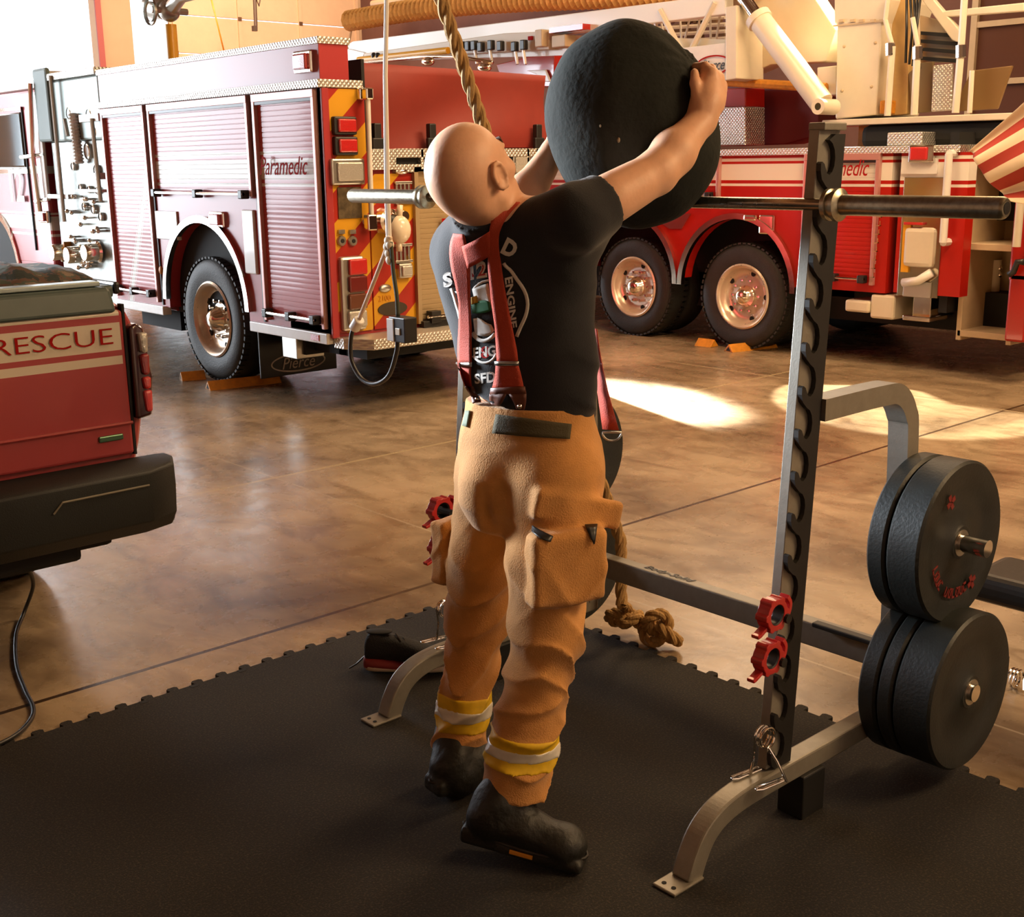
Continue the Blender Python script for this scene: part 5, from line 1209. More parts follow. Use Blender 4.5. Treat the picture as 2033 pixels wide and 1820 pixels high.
# ================================================================= implicit-surface modelling
class Field:
    def __init__(s, lo, hi, h):
        s.lo = np.array(lo, float); s.h = h; n = np.ceil((np.array(hi)-s.lo)/h).astype(int)+1
        s.ax = [(s.lo[i]+h*np.arange(n[i])).astype(np.float32) for i in range(3)]; s.f = np.full(n, 1.0, np.float32)
    def sl(s, lo, hi):
        r = []
        for i in range(3):
            a = max(0, int((lo[i]-s.lo[i])/s.h)); b = min(len(s.ax[i]), int((hi[i]-s.lo[i])/s.h)+2); r.append(slice(a, max(b, a)))
        return tuple(r)
    def pts(s, q): return s.ax[0][q[0]][:, None, None], s.ax[1][q[1]][None, :, None], s.ax[2][q[2]][None, None, :]
    def add(s, prim, k=.02, sub=False, inter=False):
        fn, lo, hi = prim; m_ = k+.03; q = s.sl(np.array(lo)-m_, np.array(hi)+m_)
        if any(x.stop <= x.start for x in q): return s
        d = fn(*s.pts(q)).astype(np.float32); a = s.f[q]
        if sub:
            d = -d; hh = np.clip(.5-.5*(a-d)/k, 0, 1); s.f[q] = a*(1-hh)+d*hh+k*hh*(1-hh)
        else:
            hh = np.clip(.5+.5*(a-d)/k, 0, 1); s.f[q] = a*(1-hh)+d*hh-k*hh*(1-hh)
        return s
    def cut(s, p, n, lo=None, hi=None, k=.004):
        """remove everything on the +n side of the plane through p (inside the box lo-hi)"""
        q = s.sl(lo if lo is not None else s.lo, hi if hi is not None else s.lo+s.h*np.array(s.f.shape))
        X, Y, Z = s.pts(q); n = np.array(n, float); n /= np.linalg.norm(n)
        d = ((X-p[0])*n[0]+(Y-p[1])*n[1]+(Z-p[2])*n[2]).astype(np.float32); s.f[q] = np.maximum(s.f[q], d); return s
    def warp(s, fn, lo=None, hi=None):
        q = s.sl(lo if lo is not None else s.lo, hi if hi is not None else s.lo+s.h*np.array(s.f.shape)); X, Y, Z = s.pts(q); s.f[q] += fn(X, Y, Z).astype(np.float32); return s
    def mesh(s, name, mat_, parent=None, smooth_it=1):
        f = s.f; ins = f < 0; nx, ny, nz = f.shape
        c = np.zeros((nx-1, ny-1, nz-1), np.int8)
        for i in (0, 1):
            for j in (0, 1):
                for k in (0, 1): c += ins[i:nx-1+i, j:ny-1+j, k:nz-1+k]
        act = np.argwhere((c > 0) & (c < 8)); idx = -np.ones(c.shape, np.int64); idx[tuple(act.T)] = np.arange(len(act))
        acc = np.zeros((len(act), 3)); cnt = np.zeros(len(act))
        cor = [(i, j, k) for i in (0, 1) for j in (0, 1) for k in (0, 1)]
        val = {q: f[act[:, 0]+q[0], act[:, 1]+q[1], act[:, 2]+q[2]] for q in cor}
        for a in cor:
            for ax in range(3):
                if a[ax]: continue
                b = list(a); b[ax] = 1; b = tuple(b); va, vb = val[a], val[b]; m_ = (va < 0) != (vb < 0)
                t = np.where(m_, va/np.where(m_, va-vb, 1), 0)
                p = np.tile(np.array(a, float), (len(act), 1)); p[:, ax] += t; acc += p*m_[:, None]; cnt += m_
        V_ = (act+acc/cnt[:, None])*s.h+s.lo
        quads = []
        for ax in range(3):
            o = [(1, 2), (2, 0), (0, 1)][ax]
            sa = [slice(None)]*3; sb_ = [slice(None)]*3; sa[ax] = slice(0, -1); sb_[ax] = slice(1, None)
            A_, B_ = ins[tuple(sa)], ins[tuple(sb_)]
            for sign in (0, 1):
                e = np.argwhere((A_ & ~B_) if sign == 0 else (~A_ & B_))
                ok = np.all(e[:, list(o)] > 0, 1) & (e[:, o[0]] < f.shape[o[0]]-1) & (e[:, o[1]] < f.shape[o[1]]-1); e = e[ok]
                d0 = np.zeros(3, int); d0[o[0]] = 1; d1 = np.zeros(3, int); d1[o[1]] = 1
                q = [idx[tuple((e-d0-d1).T)], idx[tuple((e-d1).T)], idx[tuple(e.T)], idx[tuple((e-d0).T)]]
                if sign: q = q[::-1]
                quads.append(np.stack(q, 1))
        Q = np.concatenate(quads)
        for _ in range(smooth_it):   # light laplacian
            nb = np.zeros_like(V_); nc = np.zeros(len(V_))
            for a, b in ((0, 1), (1, 2), (2, 3), (3, 0)):
                np.add.at(nb, Q[:, a], V_[Q[:, b]]); np.add.at(nc, Q[:, a], 1)
            V_ = V_*.5+nb/np.maximum(nc, 1)[:, None]*.5
        me = bpy.data.meshes.new(name); me.vertices.add(len(V_)); me.vertices.foreach_set('co', V_.ravel()); me.loops.add(Q.size); me.loops.foreach_set('vertex_index', Q.ravel().astype(np.int32))
        me.polygons.add(len(Q)); me.polygons.foreach_set('loop_start', np.arange(0, Q.size, 4, dtype=np.int32)); me.polygons.foreach_set('loop_total', np.full(len(Q), 4, np.int32)); me.update(); me.validate()
        me.polygons.foreach_set('use_smooth', [True]*len(me.polygons))
        return link(name, me, mat_, parent)
A3 = lambda v: np.array(v, float)
def rc(a, b, ra, rb=None):
    a, b = A3(a), A3(b); rb = ra if rb is None else rb; ab = b-a; L2 = max(1e-12, ab@ab); r = max(ra, rb)
    def fn(X, Y, Z):
        x, y, z = X-a[0], Y-a[1], Z-a[2]; t = np.clip((x*ab[0]+y*ab[1]+z*ab[2])/L2, 0, 1)
        return np.sqrt((x-t*ab[0])**2+(y-t*ab[1])**2+(z-t*ab[2])**2)-(ra+(rb-ra)*t)
    return fn, np.minimum(a, b)-r, np.maximum(a, b)+r
def ell(c, R_, r):
    c = A3(c); R_ = A3(R_); r = A3(r)
    def fn(X, Y, Z):
        q = [((X-c[0])*R_[i][0]+(Y-c[1])*R_[i][1]+(Z-c[2])*R_[i][2]) for i in range(3)]
        k0 = np.sqrt(sum((q[i]/r[i])**2 for i in range(3))); k1 = np.sqrt(sum((q[i]/r[i]**2)**2 for i in range(3)))
        return k0*(k0-1)/np.maximum(k1, 1e-6)
    return fn, c-r.max(), c+r.max()
def eseg(a, b, u, w, ra, rb):
    """segment with elliptical section; u, w the section axes"""
    a, b, u, w = A3(a), A3(b), A3(u), A3(w); ab = b-a; L2 = ab@ab; rm = max(*ra, *rb)
    def fn(X, Y, Z):
        x, y, z = X-a[0], Y-a[1], Z-a[2]; t = np.clip((x*ab[0]+y*ab[1]+z*ab[2])/L2, 0, 1)
        x, y, z = x-t*ab[0], y-t*ab[1], z-t*ab[2]; p, q = x*u[0]+y*u[1]+z*u[2], x*w[0]+y*w[1]+z*w[2]
        rest = np.maximum(x*x+y*y+z*z-p*p-q*q, 0); r0 = ra[0]+(rb[0]-ra[0])*t; r1 = ra[1]+(rb[1]-ra[1])*t; mn = np.minimum(r0, r1)
        return (np.sqrt((p/r0)**2+(q/r1)**2+rest/mn**2)-1)*mn
    return fn, np.minimum(a, b)-rm, np.maximum(a, b)+rm
def rbx(c, R_, hf, r=.01):
    c = A3(c); R_ = A3(R_); hf = A3(hf)-r; m_ = np.linalg.norm(hf)+r
    def fn(X, Y, Z):
        q = [np.abs((X-c[0])*R_[i][0]+(Y-c[1])*R_[i][1]+(Z-c[2])*R_[i][2])-hf[i] for i in range(3)]
        return np.sqrt(sum(np.maximum(k, 0)**2 for k in q))+np.minimum(np.maximum(np.maximum(q[0], q[1]), q[2]), 0)-r
    return fn, c-m_, c+m_
def pnoise(seed, freq, n=10, stretch=(1, 1, 1)):
    g = np.random.default_rng(seed); ks = g.normal(size=(n, 3)); ks /= np.linalg.norm(ks, axis=1)[:, None]; ks *= freq*(.6+.8*g.random(n))[:, None]; ks *= np.array(stretch); ph = g.random(n)*6.28
    def fn(X, Y, Z):
        o = 0
        for k, p in zip(ks, ph): o = o+np.sin(k[0]*X+k[1]*Y+k[2]*Z+p)
        return o/math.sqrt(n)
    return fn
def P(x, y, D): return A3(at(x, y, D=D))
def PY(x, y, Y): return A3(at(x, y, Y=Y))
def az(deg): a = math.radians(deg); return A3((math.cos(a), math.sin(a), 0)), A3((math.sin(a), -math.cos(a), 0))
UP = A3((0, 0, 1)); rCR, rCU, rCD = A3(CR), A3(CU), A3(CD)
F_, R_t = az(15)
Zu = UP
# ---------------------------------------------------------------- joints (world)
pelvis = P(1050, 890, 2.98)
spine = [(1050, 840, 2.97, .165, .120), (1050, 760, 2.945, .168, .118), (1038, 690, 2.92, .180, .122), (1026, 600, 2.895, .192, .130), (1018, 530, 2.87, .200, .132), (1022, 480, 2.84, .175, .110)]
shR = P(1142, 434, 2.67); elR = P(1302, 343, 2.77); wrR = P(1392, 240, 2.86)
shL = P(915, 497, 2.93); elL = P(1012, 436, 3.08); wrL = P(1096, 306, 3.16)
neckB = P(978, 440, 2.78)
hc = P(933, 337, 2.66); hs = 1.0
# head frame
hF, hR = az(9); tl_ = math.radians(33)
hY = hF*math.cos(tl_)+UP*math.sin(tl_); hZ = UP*math.cos(tl_)-hF*math.sin(tl_); hX = hR
rl = math.radians(0)
HR = np.stack([hX, hY, hZ])
def hp(x, y, z): return hc+hs*(hX*x+hY*y+hZ*z)
person = thing('person', (1.87, 2.15, .012), 'bald person in dark t-shirt, red suspenders and tan bunker trousers lifting a round bag', 'person')
def build_body():
    h = .004
    lo = np.min([hc-.16, neckB-.12, shL-.12, wrL-.1, shR-.1, P(1026, 600, 2.9)-.24], 0); hi = np.max([hc+.16, wrR+.14, wrL+.14, shR+.1, elR+.1, P(1410, 150, 3.2)+.05], 0)
    f = Field(lo, hi, h)
    # head
    f.add(ell(hp(0, -.012, .022), HR, (.077*hs, .098*hs, .086*hs)), .01)
    f.add(ell(hp(0, -.035, -.005), HR, (.068*hs, .072*hs, .068*hs)), .03)
    f.add(ell(hp(0, .042, -.035), HR, (.058*hs, .052*hs, .075*hs)), .03)
    f.add(ell(hp(0, .060, -.088), HR, (.036*hs, .034*hs, .026*hs)), .03)
    for s in (-1, 1):
        f.add(rc(hp(s*.05, .0, -.075), hp(s*.02, .075, -.095), .014*hs, .012*hs), .025)      # jaw line
        f.add(ell(hp(s*.040, .066, -.040), HR, (.022*hs, .02*hs, .02*hs)), .02)              # cheek
        f.add(ell(hp(s*.032, .090, -.008), HR, (.014*hs, .010*hs, .009*hs)), .01, sub=True)  # socket
        f.add(ell(hp(s*.031, .078, -.008), HR, (.012*hs, .012*hs, .012*hs)), .003)           # eyeball
        f.add(rc(hp(s*.012, .091, .012), hp(s*.045, .078, .012), .007*hs, .006*hs), .012)    # brow
        # ear: tilted shell with rim and hollow
        ex = hX*s; c = hp(s*.080, -.008, -.016)
        f.add(ell(c, HR, (.010*hs, .018*hs, .030*hs)), .008)
        er = [hp(s*.083, -.008+.019*math.cos(t), -.010+.030*math.sin(t)) for t in np.linspace(-2.4, 3.4, 12)]
        for i in range(11): f.add(rc(er[i]+ex*.004, er[i+1]+ex*.004, .0048*hs), .004)
        f.add(ell(hp(s*.092, -.004, -.014), HR, (.008*hs, .010*hs, .016*hs)), .004, sub=True)
        f.add(ell(hp(s*.082, .004, -.042), HR, (.006*hs, .007*hs, .009*hs)), .006)           # lobe
    f.add(rc(hp(0, .092, .002), hp(0, .112, -.034), .008*hs, .012*hs), .012); f.add(ell(hp(0, .100, -.040), HR, (.017*hs, .011*hs, .008*hs)), .008)
    f.add(ell(hp(0, .090, -.064), HR, (.023*hs, .008*hs, .0055*hs)), .006); f.add(ell(hp(0, .089, -.074), HR, (.020*hs, .008*hs, .006*hs)), .006); f.add(ell(hp(0, .100, -.069), HR, (.022*hs, .004*hs, .0016*hs)), .002, sub=True)
    # neck with trapezius
    f.add(eseg(hp(0, -.035, -.045), neckB+A3((0, 0, .01)), hX, np.cross(hX, (hp(0, -.035, -.045)-neckB)/np.linalg.norm(hp(0, -.035, -.045)-neckB)), (.054*hs, .052*hs), (.062, .060)), .035)
    for s in (-1, 1): f.add(rc(hp(s*.03, -.055, -.05), neckB+R_t*s*.04-F_*.01, .014, .028), .03)
    f.add(rc(hp(0, .0, -.085), neckB+F_*.05, .035, .05), .03)
    f.add(rc(neckB+R_t*.03, shR, .055, .055), .04); f.add(rc(neckB-R_t*.03, shL, .055, .055), .04)
    # torso core inside the shirt
    for (x0, y0_, D0, a0, b0), (x1, y1_, D1, a1, b1) in zip(spine[1:], spine[2:]):
        f.add(eseg(P(x0, y0_, D0), P(x1, y1_, D1), R_t, np.cross(R_t, Zu), (a0*.86, b0*.86), (a1*.86, b1*.86)), .03)
    # arms
    def arm(sh, el, wr, s):
        f.add(rc(sh, el, .058, .047), .03); m1 = sh*.55+el*.45; f.add(rc(m1, sh*.25+el*.75, .052, .046), .02)
        dn = (wr-el)/np.linalg.norm(wr-el)
        f.add(rc(el, el*.62+wr*.38, .047, .050), .025); f.add(rc(el*.62+wr*.38, wr, .049, .0335), .025)
        f.add(rc(el*.8+wr*.2+rCR*.008*s, el*.45+wr*.55, .035, .028), .02)
    arm(shR, elR, wrR, 1); arm(shL, elL, wrL, -1)
    PR = lambda x, y, D: P(x, y, D-.165)
    # right hand gripping the bag corner
    pc = PR(1412, 178, 3.055)
    f.add(ell(PR(1408, 178, 3.06), np.stack([rCR, rCU, rCD]), (.038, .052, .034)), .02); f.add(rc(wrR, PR(1403, 205, 3.035), .034, .040), .02); f.add(rc(PR(1400, 208, 3.02), PR(1410, 160, 3.04), .030, .024), .02); f.add(rc(PR(1412, 205, 3.06), PR(1424, 180, 3.09), .030, .024), .02)
    base = [(1413, 146, 3.03), (1425, 155, 3.055), (1431, 169, 3.085), (1431, 186, 3.11)]
    mid = [(1400, 131, 3.045), (1412, 136, 3.085), (1420, 148, 3.12), (1423, 165, 3.145)]
    tip = [(1381, 132, 3.075), (1393, 133, 3.12), (1401, 144, 3.16), (1405, 158, 3.185)]
    end = [(1374, 147, 3.10), (1383, 147, 3.14), (1390, 156, 3.18), (1395, 168, 3.20)]
    for b_, m2, t2, e2, r in zip(base, mid, tip, end, (.0105, .011, .0105, .0095)):
        f.add(rc(PR(*b_), PR(*m2), r*1.15, r*1.05), .009); f.add(rc(PR(*m2), PR(*t2), r, r*.92), .004); f.add(rc(PR(*t2), PR(*e2), r*.92, r*.8), .003); f.add(ell(PR(*b_), np.eye(3), (r*1.3,)*3), .008)
    th = [PR(1392, 214, 3.005), PR(1384, 188, 3.01), PR(1380, 165, 3.015), PR(1379, 144, 3.03)]
    for a, b, r0, r1 in zip(th, th[1:], (.018, .0135, .0125), (.0135, .0125, .010)): f.add(rc(a, b, r0, r1), .006)
    # left hand spread under the bag's lower left side
    f.add(rc(wrL, P(1108, 280, 3.18), .028, .032), .02)
    base = [(1106, 262, 3.15), (1112, 257, 3.17), (1118, 256, 3.19), (1126, 259, 3.21)]
    for i, (x, y, D) in enumerate(base):
        a = P(x, y, D); b = P(x-3+i*3, y-22, D+.008); c = P(x-2+i*5, y-42+abs(i-1)*4, D+.03); r = .0105-.0006*i
        f.add(rc(P(1108, 280, 3.18), a, .018, .013), .01); f.add(rc(a, b, r*1.1, r), .005); f.add(rc(b, c, r, r*.8), .003)
    th = [P(1110, 286, 3.15), P(1126, 280, 3.14), P(1140, 268, 3.13)]
    for a, b, r0, r1 in zip(th, th[1:], (.016, .0125), (.0125, .0105)): f.add(rc(a, b, r0, r1), .006)
    body = f.mesh('body', M['skin'], person, 1)
    return body
body = build_body()
# eyes as small parts, eyebrows
eb = MB()
for s in (-1, 1): eb.ball(hp(s*.031, .0835, -.008), .0085*hs, 14, 10)
eb.build('eyes', mat('eye_white', (.7, .66, .6), .2), body, smooth=True)
br_ = MB()
for s in (-1, 1): br_.tube([hp(s*.014, .096, .016), hp(s*.03, .094, .021), hp(s*.047, .080, .017)], [.003, .0035, .002], 6)
br_.build('eyebrows', mat('brown_hair', (.09, .04, .02), .8), body, smooth=True)
# ---------------------------------------------------------------- t-shirt
def build_shirt():
    h = .0055; lo = P(1050, 850, 2.97)-A3((.30, .34, .06)); hi = np.array([max(shR[0], elR[0])+.1, shL[1]+.16, 1.74]); lo = np.minimum(lo, shR-.15); 
    f = Field(lo, hi, h)
    g = .012
    for (x0, y0_, D0, a0, b0), (x1, y1_, D1, a1, b1) in zip(spine[:-1], spine[1:]):
        f.add(eseg(P(x0, y0_, D0), P(x1, y1_, D1), R_t, np.cross(R_t, Zu), (a0, b0), (a1, b1)), .03)
    f.add(rc(neckB-UP*.02+R_t*.03, shR, .068, .070), .045); f.add(rc(neckB-UP*.02-R_t*.03, shL, .066, .070), .045)
    f.add(ell(P(1108, 500, 2.78), np.stack([R_t, F_, UP]), (.085, .075, .10)), .04)      # right shoulder blade
    f.add(ell(P(932, 540, 2.87), np.stack([R_t, F_, UP]), (.07, .07, .10)), .04)
    nn_ = (hp(0, -.035, -.045)-neckB); nn_ /= np.linalg.norm(nn_)
    e1 = shR+(elR-shR)*.30
    f.add(rc(shR, e1, .070, .066), .03); f.add(rc(P(1165, 470, 2.78), e1-UP*.006, .05, .050), .03)
    e2 = shL+(elL-shL)*.75
    f.add(rc(shL, e2, .068, .062), .03)
    f.add(rc(neckB-UP*.015, neckB+nn_*.075, .078, .068), .02)
    # loose right front hem
    f.add(rc(P(1130, 740, 2.98), P(1135, 815, 3.0), .05, .055), .05)
    # folds
    n1 = pnoise(3, 16, 8, (1, 1, .7)); n2 = pnoise(5, 34, 8, (1, 1, .45)); n3 = pnoise(8, 60, 6, (.6, .6, 1))
    nw = pnoise(9, 9, 8)
    def SW(X, Y, Z):
        ph = 30*Z+14*X-10*Y+2.6*nw(X, Y, Z); r1 = (1-np.abs(np.sin(ph)))**1.5; m1 = np.clip(.45+.6*n1(X, Y, Z), 0, 1)*np.clip((1.52-Z)*4, .25, 1)
        return -.0035*n1(X, Y, Z)-.002*n2(X, Y, Z)-.008*(r1*m1-.15)-.0008*n3(X, Y, Z)
    f.warp(SW)
    d = (elR-shR)/np.linalg.norm(elR-shR); f.cut(e1+d*.012, d, e1-.12, e1+.14)
    d = (elL-shL)/np.linalg.norm(elL-shL); f.cut(e2+d*.01, d, e2-.09, e2+.14)
    nn = (hp(0, -.035, -.045)-neckB); f.cut(neckB+nn*.62, nn+F_*.02, neckB-.13, neckB+.15)
    # hem: low at the right front, higher at the back left
    hb = P(950, 792, 2.88); hb2 = P(1100, 832, 2.86); hb3 = P(1168, 830, 3.0)
    nrm = np.cross(hb2-hb, hb3-hb2+F_*.1); nrm = nrm if nrm[2] < 0 else -nrm
    f.cut(hb2, nrm, lo, A3((hi[0], hi[1], 1.25)))
    return f.mesh('t_shirt', M['shirt'], person, 1)
shirt = build_shirt()
# ---------------------------------------------------------------- trousers
hipR = PY(1105, 940, 2.03); knR = PY(1082, 1255, 2.00); anR = PY(1022, 1560, 2.04)
hipL = PY(985, 935, 2.26); knL = PY(948, 1225, 2.36); anL = PY(910, 1490, 2.38)
fR, sR = az(-22); fL, sL = az(8)
def build_pants():
    h = .0055; allp = np.array([hipR, knR, anR, hipL, knL, anL, pelvis]); lo = allp.min(0)-A3((.2, .24, .13)); hi = allp.max(0)+A3((.24, .22, .16)); f = Field(lo, hi, h)
    wst = P(1050, 838, 2.965)
    f.add(eseg(wst+UP*.03, pelvis, R_t, F_, (.168, .125), (.178, .135)), .03)
    f.add(eseg(pelvis, P(1050, 960, 3.0), R_t, F_, (.180, .140), (.185, .145)), .03)
    for s, c in ((1, P(1085, 985, 2.90)), (-1, P(985, 975, 2.96))): f.add(ell(c, np.stack([R_t, F_, UP]), (.095, .095, .11)), .03)   # seat
    def leg(hp_, kn, an, r, sd, fw, bag):
        th = hp_*.45+kn*.55
        f.add(rc(hp_, th, r[0], r[1]), .035); f.add(rc(th, kn, r[1], r[2]), .03); f.add(rc(kn, kn*.45+an*.55, r[2], r[3]), .03); f.add(rc(kn*.45+an*.55, an, r[3], r[4]), .02)
        f.add(ell(kn+fw*.03, np.stack([sd, fw, UP]), (.06, .05, .07)), .03)
    leg(hipR, knR, anR, (.112, .104, .086, .084, .086), sR, fR, 1); leg(hipL, knL, anL, (.105, .094, .080, .074, .068), sL, fL, 1)
    # cargo pockets
    f.add(rbx(PY(1122, 1122, 1.93)+sR*.01, np.stack([fR, sR, UP]), (.098, .034, .092), .02), .012)
    f.add(rbx(PY(1126, 1010, 1.95)+fR*.02+sR*.015, np.stack([fR*.97-UP*.24, sR, UP*.97+fR*.24]), (.115, .016, .036), .012), .018)
    f.add(rbx(PY(1190, 1024, 1.95)+fR*.0, np.stack([fR*.97-UP*.24, sR, UP*.97+fR*.24]), (.045, .010, .026), .008), .018)
    f.add(rbx(PY(905, 1085, 2.44)-sL*.0, np.stack([fL, sL, UP]), (.08, .03, .09), .018), .012)
    # gathered creases
    n1 = pnoise(11, 20, 8, (1, 1, 1.1)); n2 = pnoise(12, 46, 9, (.75, .75, 1.5)); n3 = pnoise(13, 90, 8, (1, 1, 1)); nq = pnoise(22, 10, 8); nq2 = pnoise(23, 10, 8); n4 = pnoise(21, 26, 7, (.6, .6, 1.8))
    def W_(X, Y, Z):
        k = np.clip((1.0-Z)*2.2, .15, 1.0)
        ridge = 1-np.abs(n4(X, Y, Z)).clip(0, 1)*1.0
        ph = 24*Z+8*X+11*Y+3.6*nq(X, Y, Z); r1 = (1-np.abs(np.sin(ph)))**1.6; ph2 = 31*Z-16*X+9*Y+3.6*nq2(X, Y, Z); r2 = (1-np.abs(np.sin(ph2)))**1.6
        m1 = np.clip(.4+.7*n1(X, Y, Z), 0, 1); m2 = 1-m1
        return -(.0045*n1(X, Y, Z)+.0025*n2(X, Y, Z)+.013*(r1*m1+r2*m2-.3)+.0009*n3(X, Y, Z))*k
    f.warp(W_)
    # knee-back and seat folds
    def crease(a, b, r=.012, k=.018): f.add(rc(a, b, r), k, sub=True)
    cam_ = lambda x, y, Y, o=-.0: PY(x, y, Y)
    crease(PY(950, 950, 2.12)-rCD*.03, PY(972, 1040, 2.13)-rCD*.03, .009, .02)
    # hems
    d = (anR-knR)/np.linalg.norm(anR-knR); f.cut(anR+d*.012, d+rCR*.12, anR-.16, anR+.16)
    d = (anL-knL)/np.linalg.norm(anL-knL); f.cut(anL+d*.01, d+rCR*.1, anL-.16, anL+.14)
    f.cut(wst+UP*.055, UP, wst-.25, wst+.3)
    pf_ = f
    pm_ = f.mesh('turnout_trousers', M['pants'], person, 1)
    # reflective bands hug the trouser legs
    def band(kn, an, t0, t1, off, name, m_, lo_, hi_):
        a = kn+(an-kn)*t0; b = kn+(an-kn)*t1; d = (an-kn)/np.linalg.norm(an-kn); tilt = d+rCR*.10; tilt /= np.linalg.norm(tilt)
        g = Field(lo_, hi_, .0045); q = pf_.sl(lo_, hi_)
        # resample trouser field
        X, Y, Z = g.pts((slice(None),)*3); ix = [np.clip((a_-pf_.lo[i])/pf_.h, 0, pf_.f.shape[i]-1.001) for i, a_ in enumerate(g.ax)]
        i0 = [np.floor(v).astype(int) for v in ix]; fr_ = [(v-i).astype(np.float32) for v, i in zip(ix, i0)]; acc = 0
        for di in (0, 1):
            for dj in (0, 1):
                for dk in (0, 1):
                    w = (fr_[0] if di else 1-fr_[0])[:, None, None]*(fr_[1] if dj else 1-fr_[1])[None, :, None]*(fr_[2] if dk else 1-fr_[2])[None, None, :]
                    acc = acc+w*pf_.f[np.ix_(i0[0]+di, i0[1]+dj, i0[2]+dk)]
        s1 = (X-a[0])*tilt[0]+(Y-a[1])*tilt[1]+(Z-a[2])*tilt[2]; s2 = (X-b[0])*tilt[0]+(Y-b[1])*tilt[1]+(Z-b[2])*tilt[2]
        g.f = np.maximum(np.maximum(acc-off, -s1), s2).astype(np.float32)
        return g.mesh(name, m_, pm_, 1)
    for kn, an, ts in ((knR, anR, (.62, .695, .765, .83)), (knL, anL, (.55, .635, .725, .805))):
        lo_ = an-A3((.14, .14, .06)); hi_ = np.maximum(kn, an)+A3((.14, .14, 0)); hi_[2] = (kn*.45+an*.55)[2]+.05; lo_[2] = an[2]-.02
        band(kn, an, ts[0], ts[3], .0035, 'yellow_trim_band', M['fyellow'], lo_, hi_); band(kn, an, ts[1], ts[2], .0055, 'silver_reflective_band', M['silver'], lo_, hi_)
    return pm_
pants = build_pants()
# ---------------------------------------------------------------- projection of straps and prints onto cloth
def bvh(o):
    me = o.data; co = np.empty(len(me.vertices)*3); me.vertices.foreach_get('co', co); co = co.reshape(-1, 3)
    return BVHTree.FromPolygons([tuple(c) for c in co], [tuple(p.vertices) for p in me.polygons])
bs_, bp_ = bvh(shirt), bvh(pants)
def onto(bv, x, y, off=.004, fallback=2.9):
    d = ray(x, y).normalized(); h_ = bv.ray_cast(CO, d)
    if h_[0] is None: return None
    n_ = h_[1] if h_[1].dot(d) < 0 else -h_[1]
    return h_[0]+n_*off*.5-d*off*.6
def strap(name, rows, bv, m_, par, off=.005, nx=5, th=.0025):
    """rows: (y, xl, xr) or ((xl,yl),(xr,yr)) edges of a strap in order"""
    R2 = []
    for r_ in rows:
        a, b = ((r_[1], r_[0]), (r_[2], r_[0])) if len(r_) == 3 else r_
        R2.append((a, b))
    D_ = []
    for (a0, b0), (a1, b1) in zip(R2, R2[1:]):
        n = max(1, int(math.hypot(a1[0]-a0[0], a1[1]-a0[1])/7))
        for k in range(n):
            t = k/n; D_.append(((a0[0]+(a1[0]-a0[0])*t, a0[1]+(a1[1]-a0[1])*t), (b0[0]+(b1[0]-b0[0])*t, b0[1]+(b1[1]-b0[1])*t)))
    D_.append(R2[-1]); vs = []; last = None
    for a, b in D_:
        for i in range(nx+1):
            t = i/nx; q = onto(bv, a[0]+(b[0]-a[0])*t, a[1]+(b[1]-a[1])*t, off)
            if q is None: q = (last if last is not None else at(a[0], a[1], D=2.9)); q = at(a[0]+(b[0]-a[0])*t, a[1]+(b[1]-a[1])*t, D=(q-CO).dot(CD))
            last = q; vs.append(q)
    A_ = np.array([tuple(v) for v in vs]).reshape(len(D_), nx+1, 3)
    for _ in range(2):
        B_ = A_.copy(); B_[1:-1] = A_[1:-1]*.5+(A_[:-2]+A_[2:])*.25; A_ = B_
    vs = [tuple(v) for v in A_.reshape(-1, 3)]; fs = []
    for j in range(len(D_)-1):
        for i in range(nx): fs.append((j*(nx+1)+i, j*(nx+1)+i+1, (j+1)*(nx+1)+i+1, (j+1)*(nx+1)+i))
    o = MB().add(vs, fs).build(name, m_, par, smooth=True); q = o.modifiers.new('s', 'SOLIDIFY'); q.thickness = th; q.offset = 0
    return o
SU = M['susp']
sus = strap('suspenders', [(404, 1000, 1034), (420, 986, 1017), (440, 975, 1000), (460, 970, 991), (480, 968, 990), (500, 970, 992), (530, 970, 997), (560, 973, 1001), (600, 977, 1008), (650, 984, 1018), (700, 987, 1028), (717, 988, 1029)], bs_, SU, person, .007)
strap('strap', [(463, 903, 922), (480, 896, 928), (505, 894, 932), (535, 898, 935), (560, 905, 935), (600, 913, 935), (650, 913, 938), (690, 911, 938), (720, 912, 938)], bs_, SU, sus, .007)
strap('yoke', [((920, 487), (930, 533)), ((945, 474), (950, 522)), ((972, 457), (974, 506))], bs_, SU, sus, .0085)
strap('strap', [(724, 986, 1030), (745, 985, 1036), (770, 979, 1041)], bs_, SU, sus, .009); strap('strap', [(726, 912, 938), (745, 915, 937), (768, 924, 940)], bs_, SU, sus, .009)
strap('adjuster', [(716, 985, 1031), (724, 985, 1031)], bs_, M['steel'], sus, .012, th=.004); strap('adjuster', [(718, 910, 940), (726, 911, 940)], bs_, M['steel'], sus, .012, th=.004)
LE = M['leather']
strap('leather_end', [((978, 768), (1043, 766)), ((976, 782), (1046, 780))], bs_, LE, sus, .012, th=.004)
both = lambda x, y, off: (onto(bs_, x, y, off) or onto(bp_, x, y, off))
class _BB:
    @staticmethod
    def ray_cast(o, d):
        a, b = bs_.ray_cast(o, d), bp_.ray_cast(o, d)
        if a[0] is None: return b
        if b[0] is None: return a
        return a if a[3] < b[3] else b
strap('leather_end', [((976, 780), (1008, 780)), ((974, 794), (998, 800)), ((976, 808), (992, 810))], _BB, LE, sus, .012, th=.004)
strap('leather_end', [((1012, 780), (1046, 780)), ((1022, 796), (1046, 798)), ((1027, 810), (1042, 812))], _BB, LE, sus, .012, th=.004)
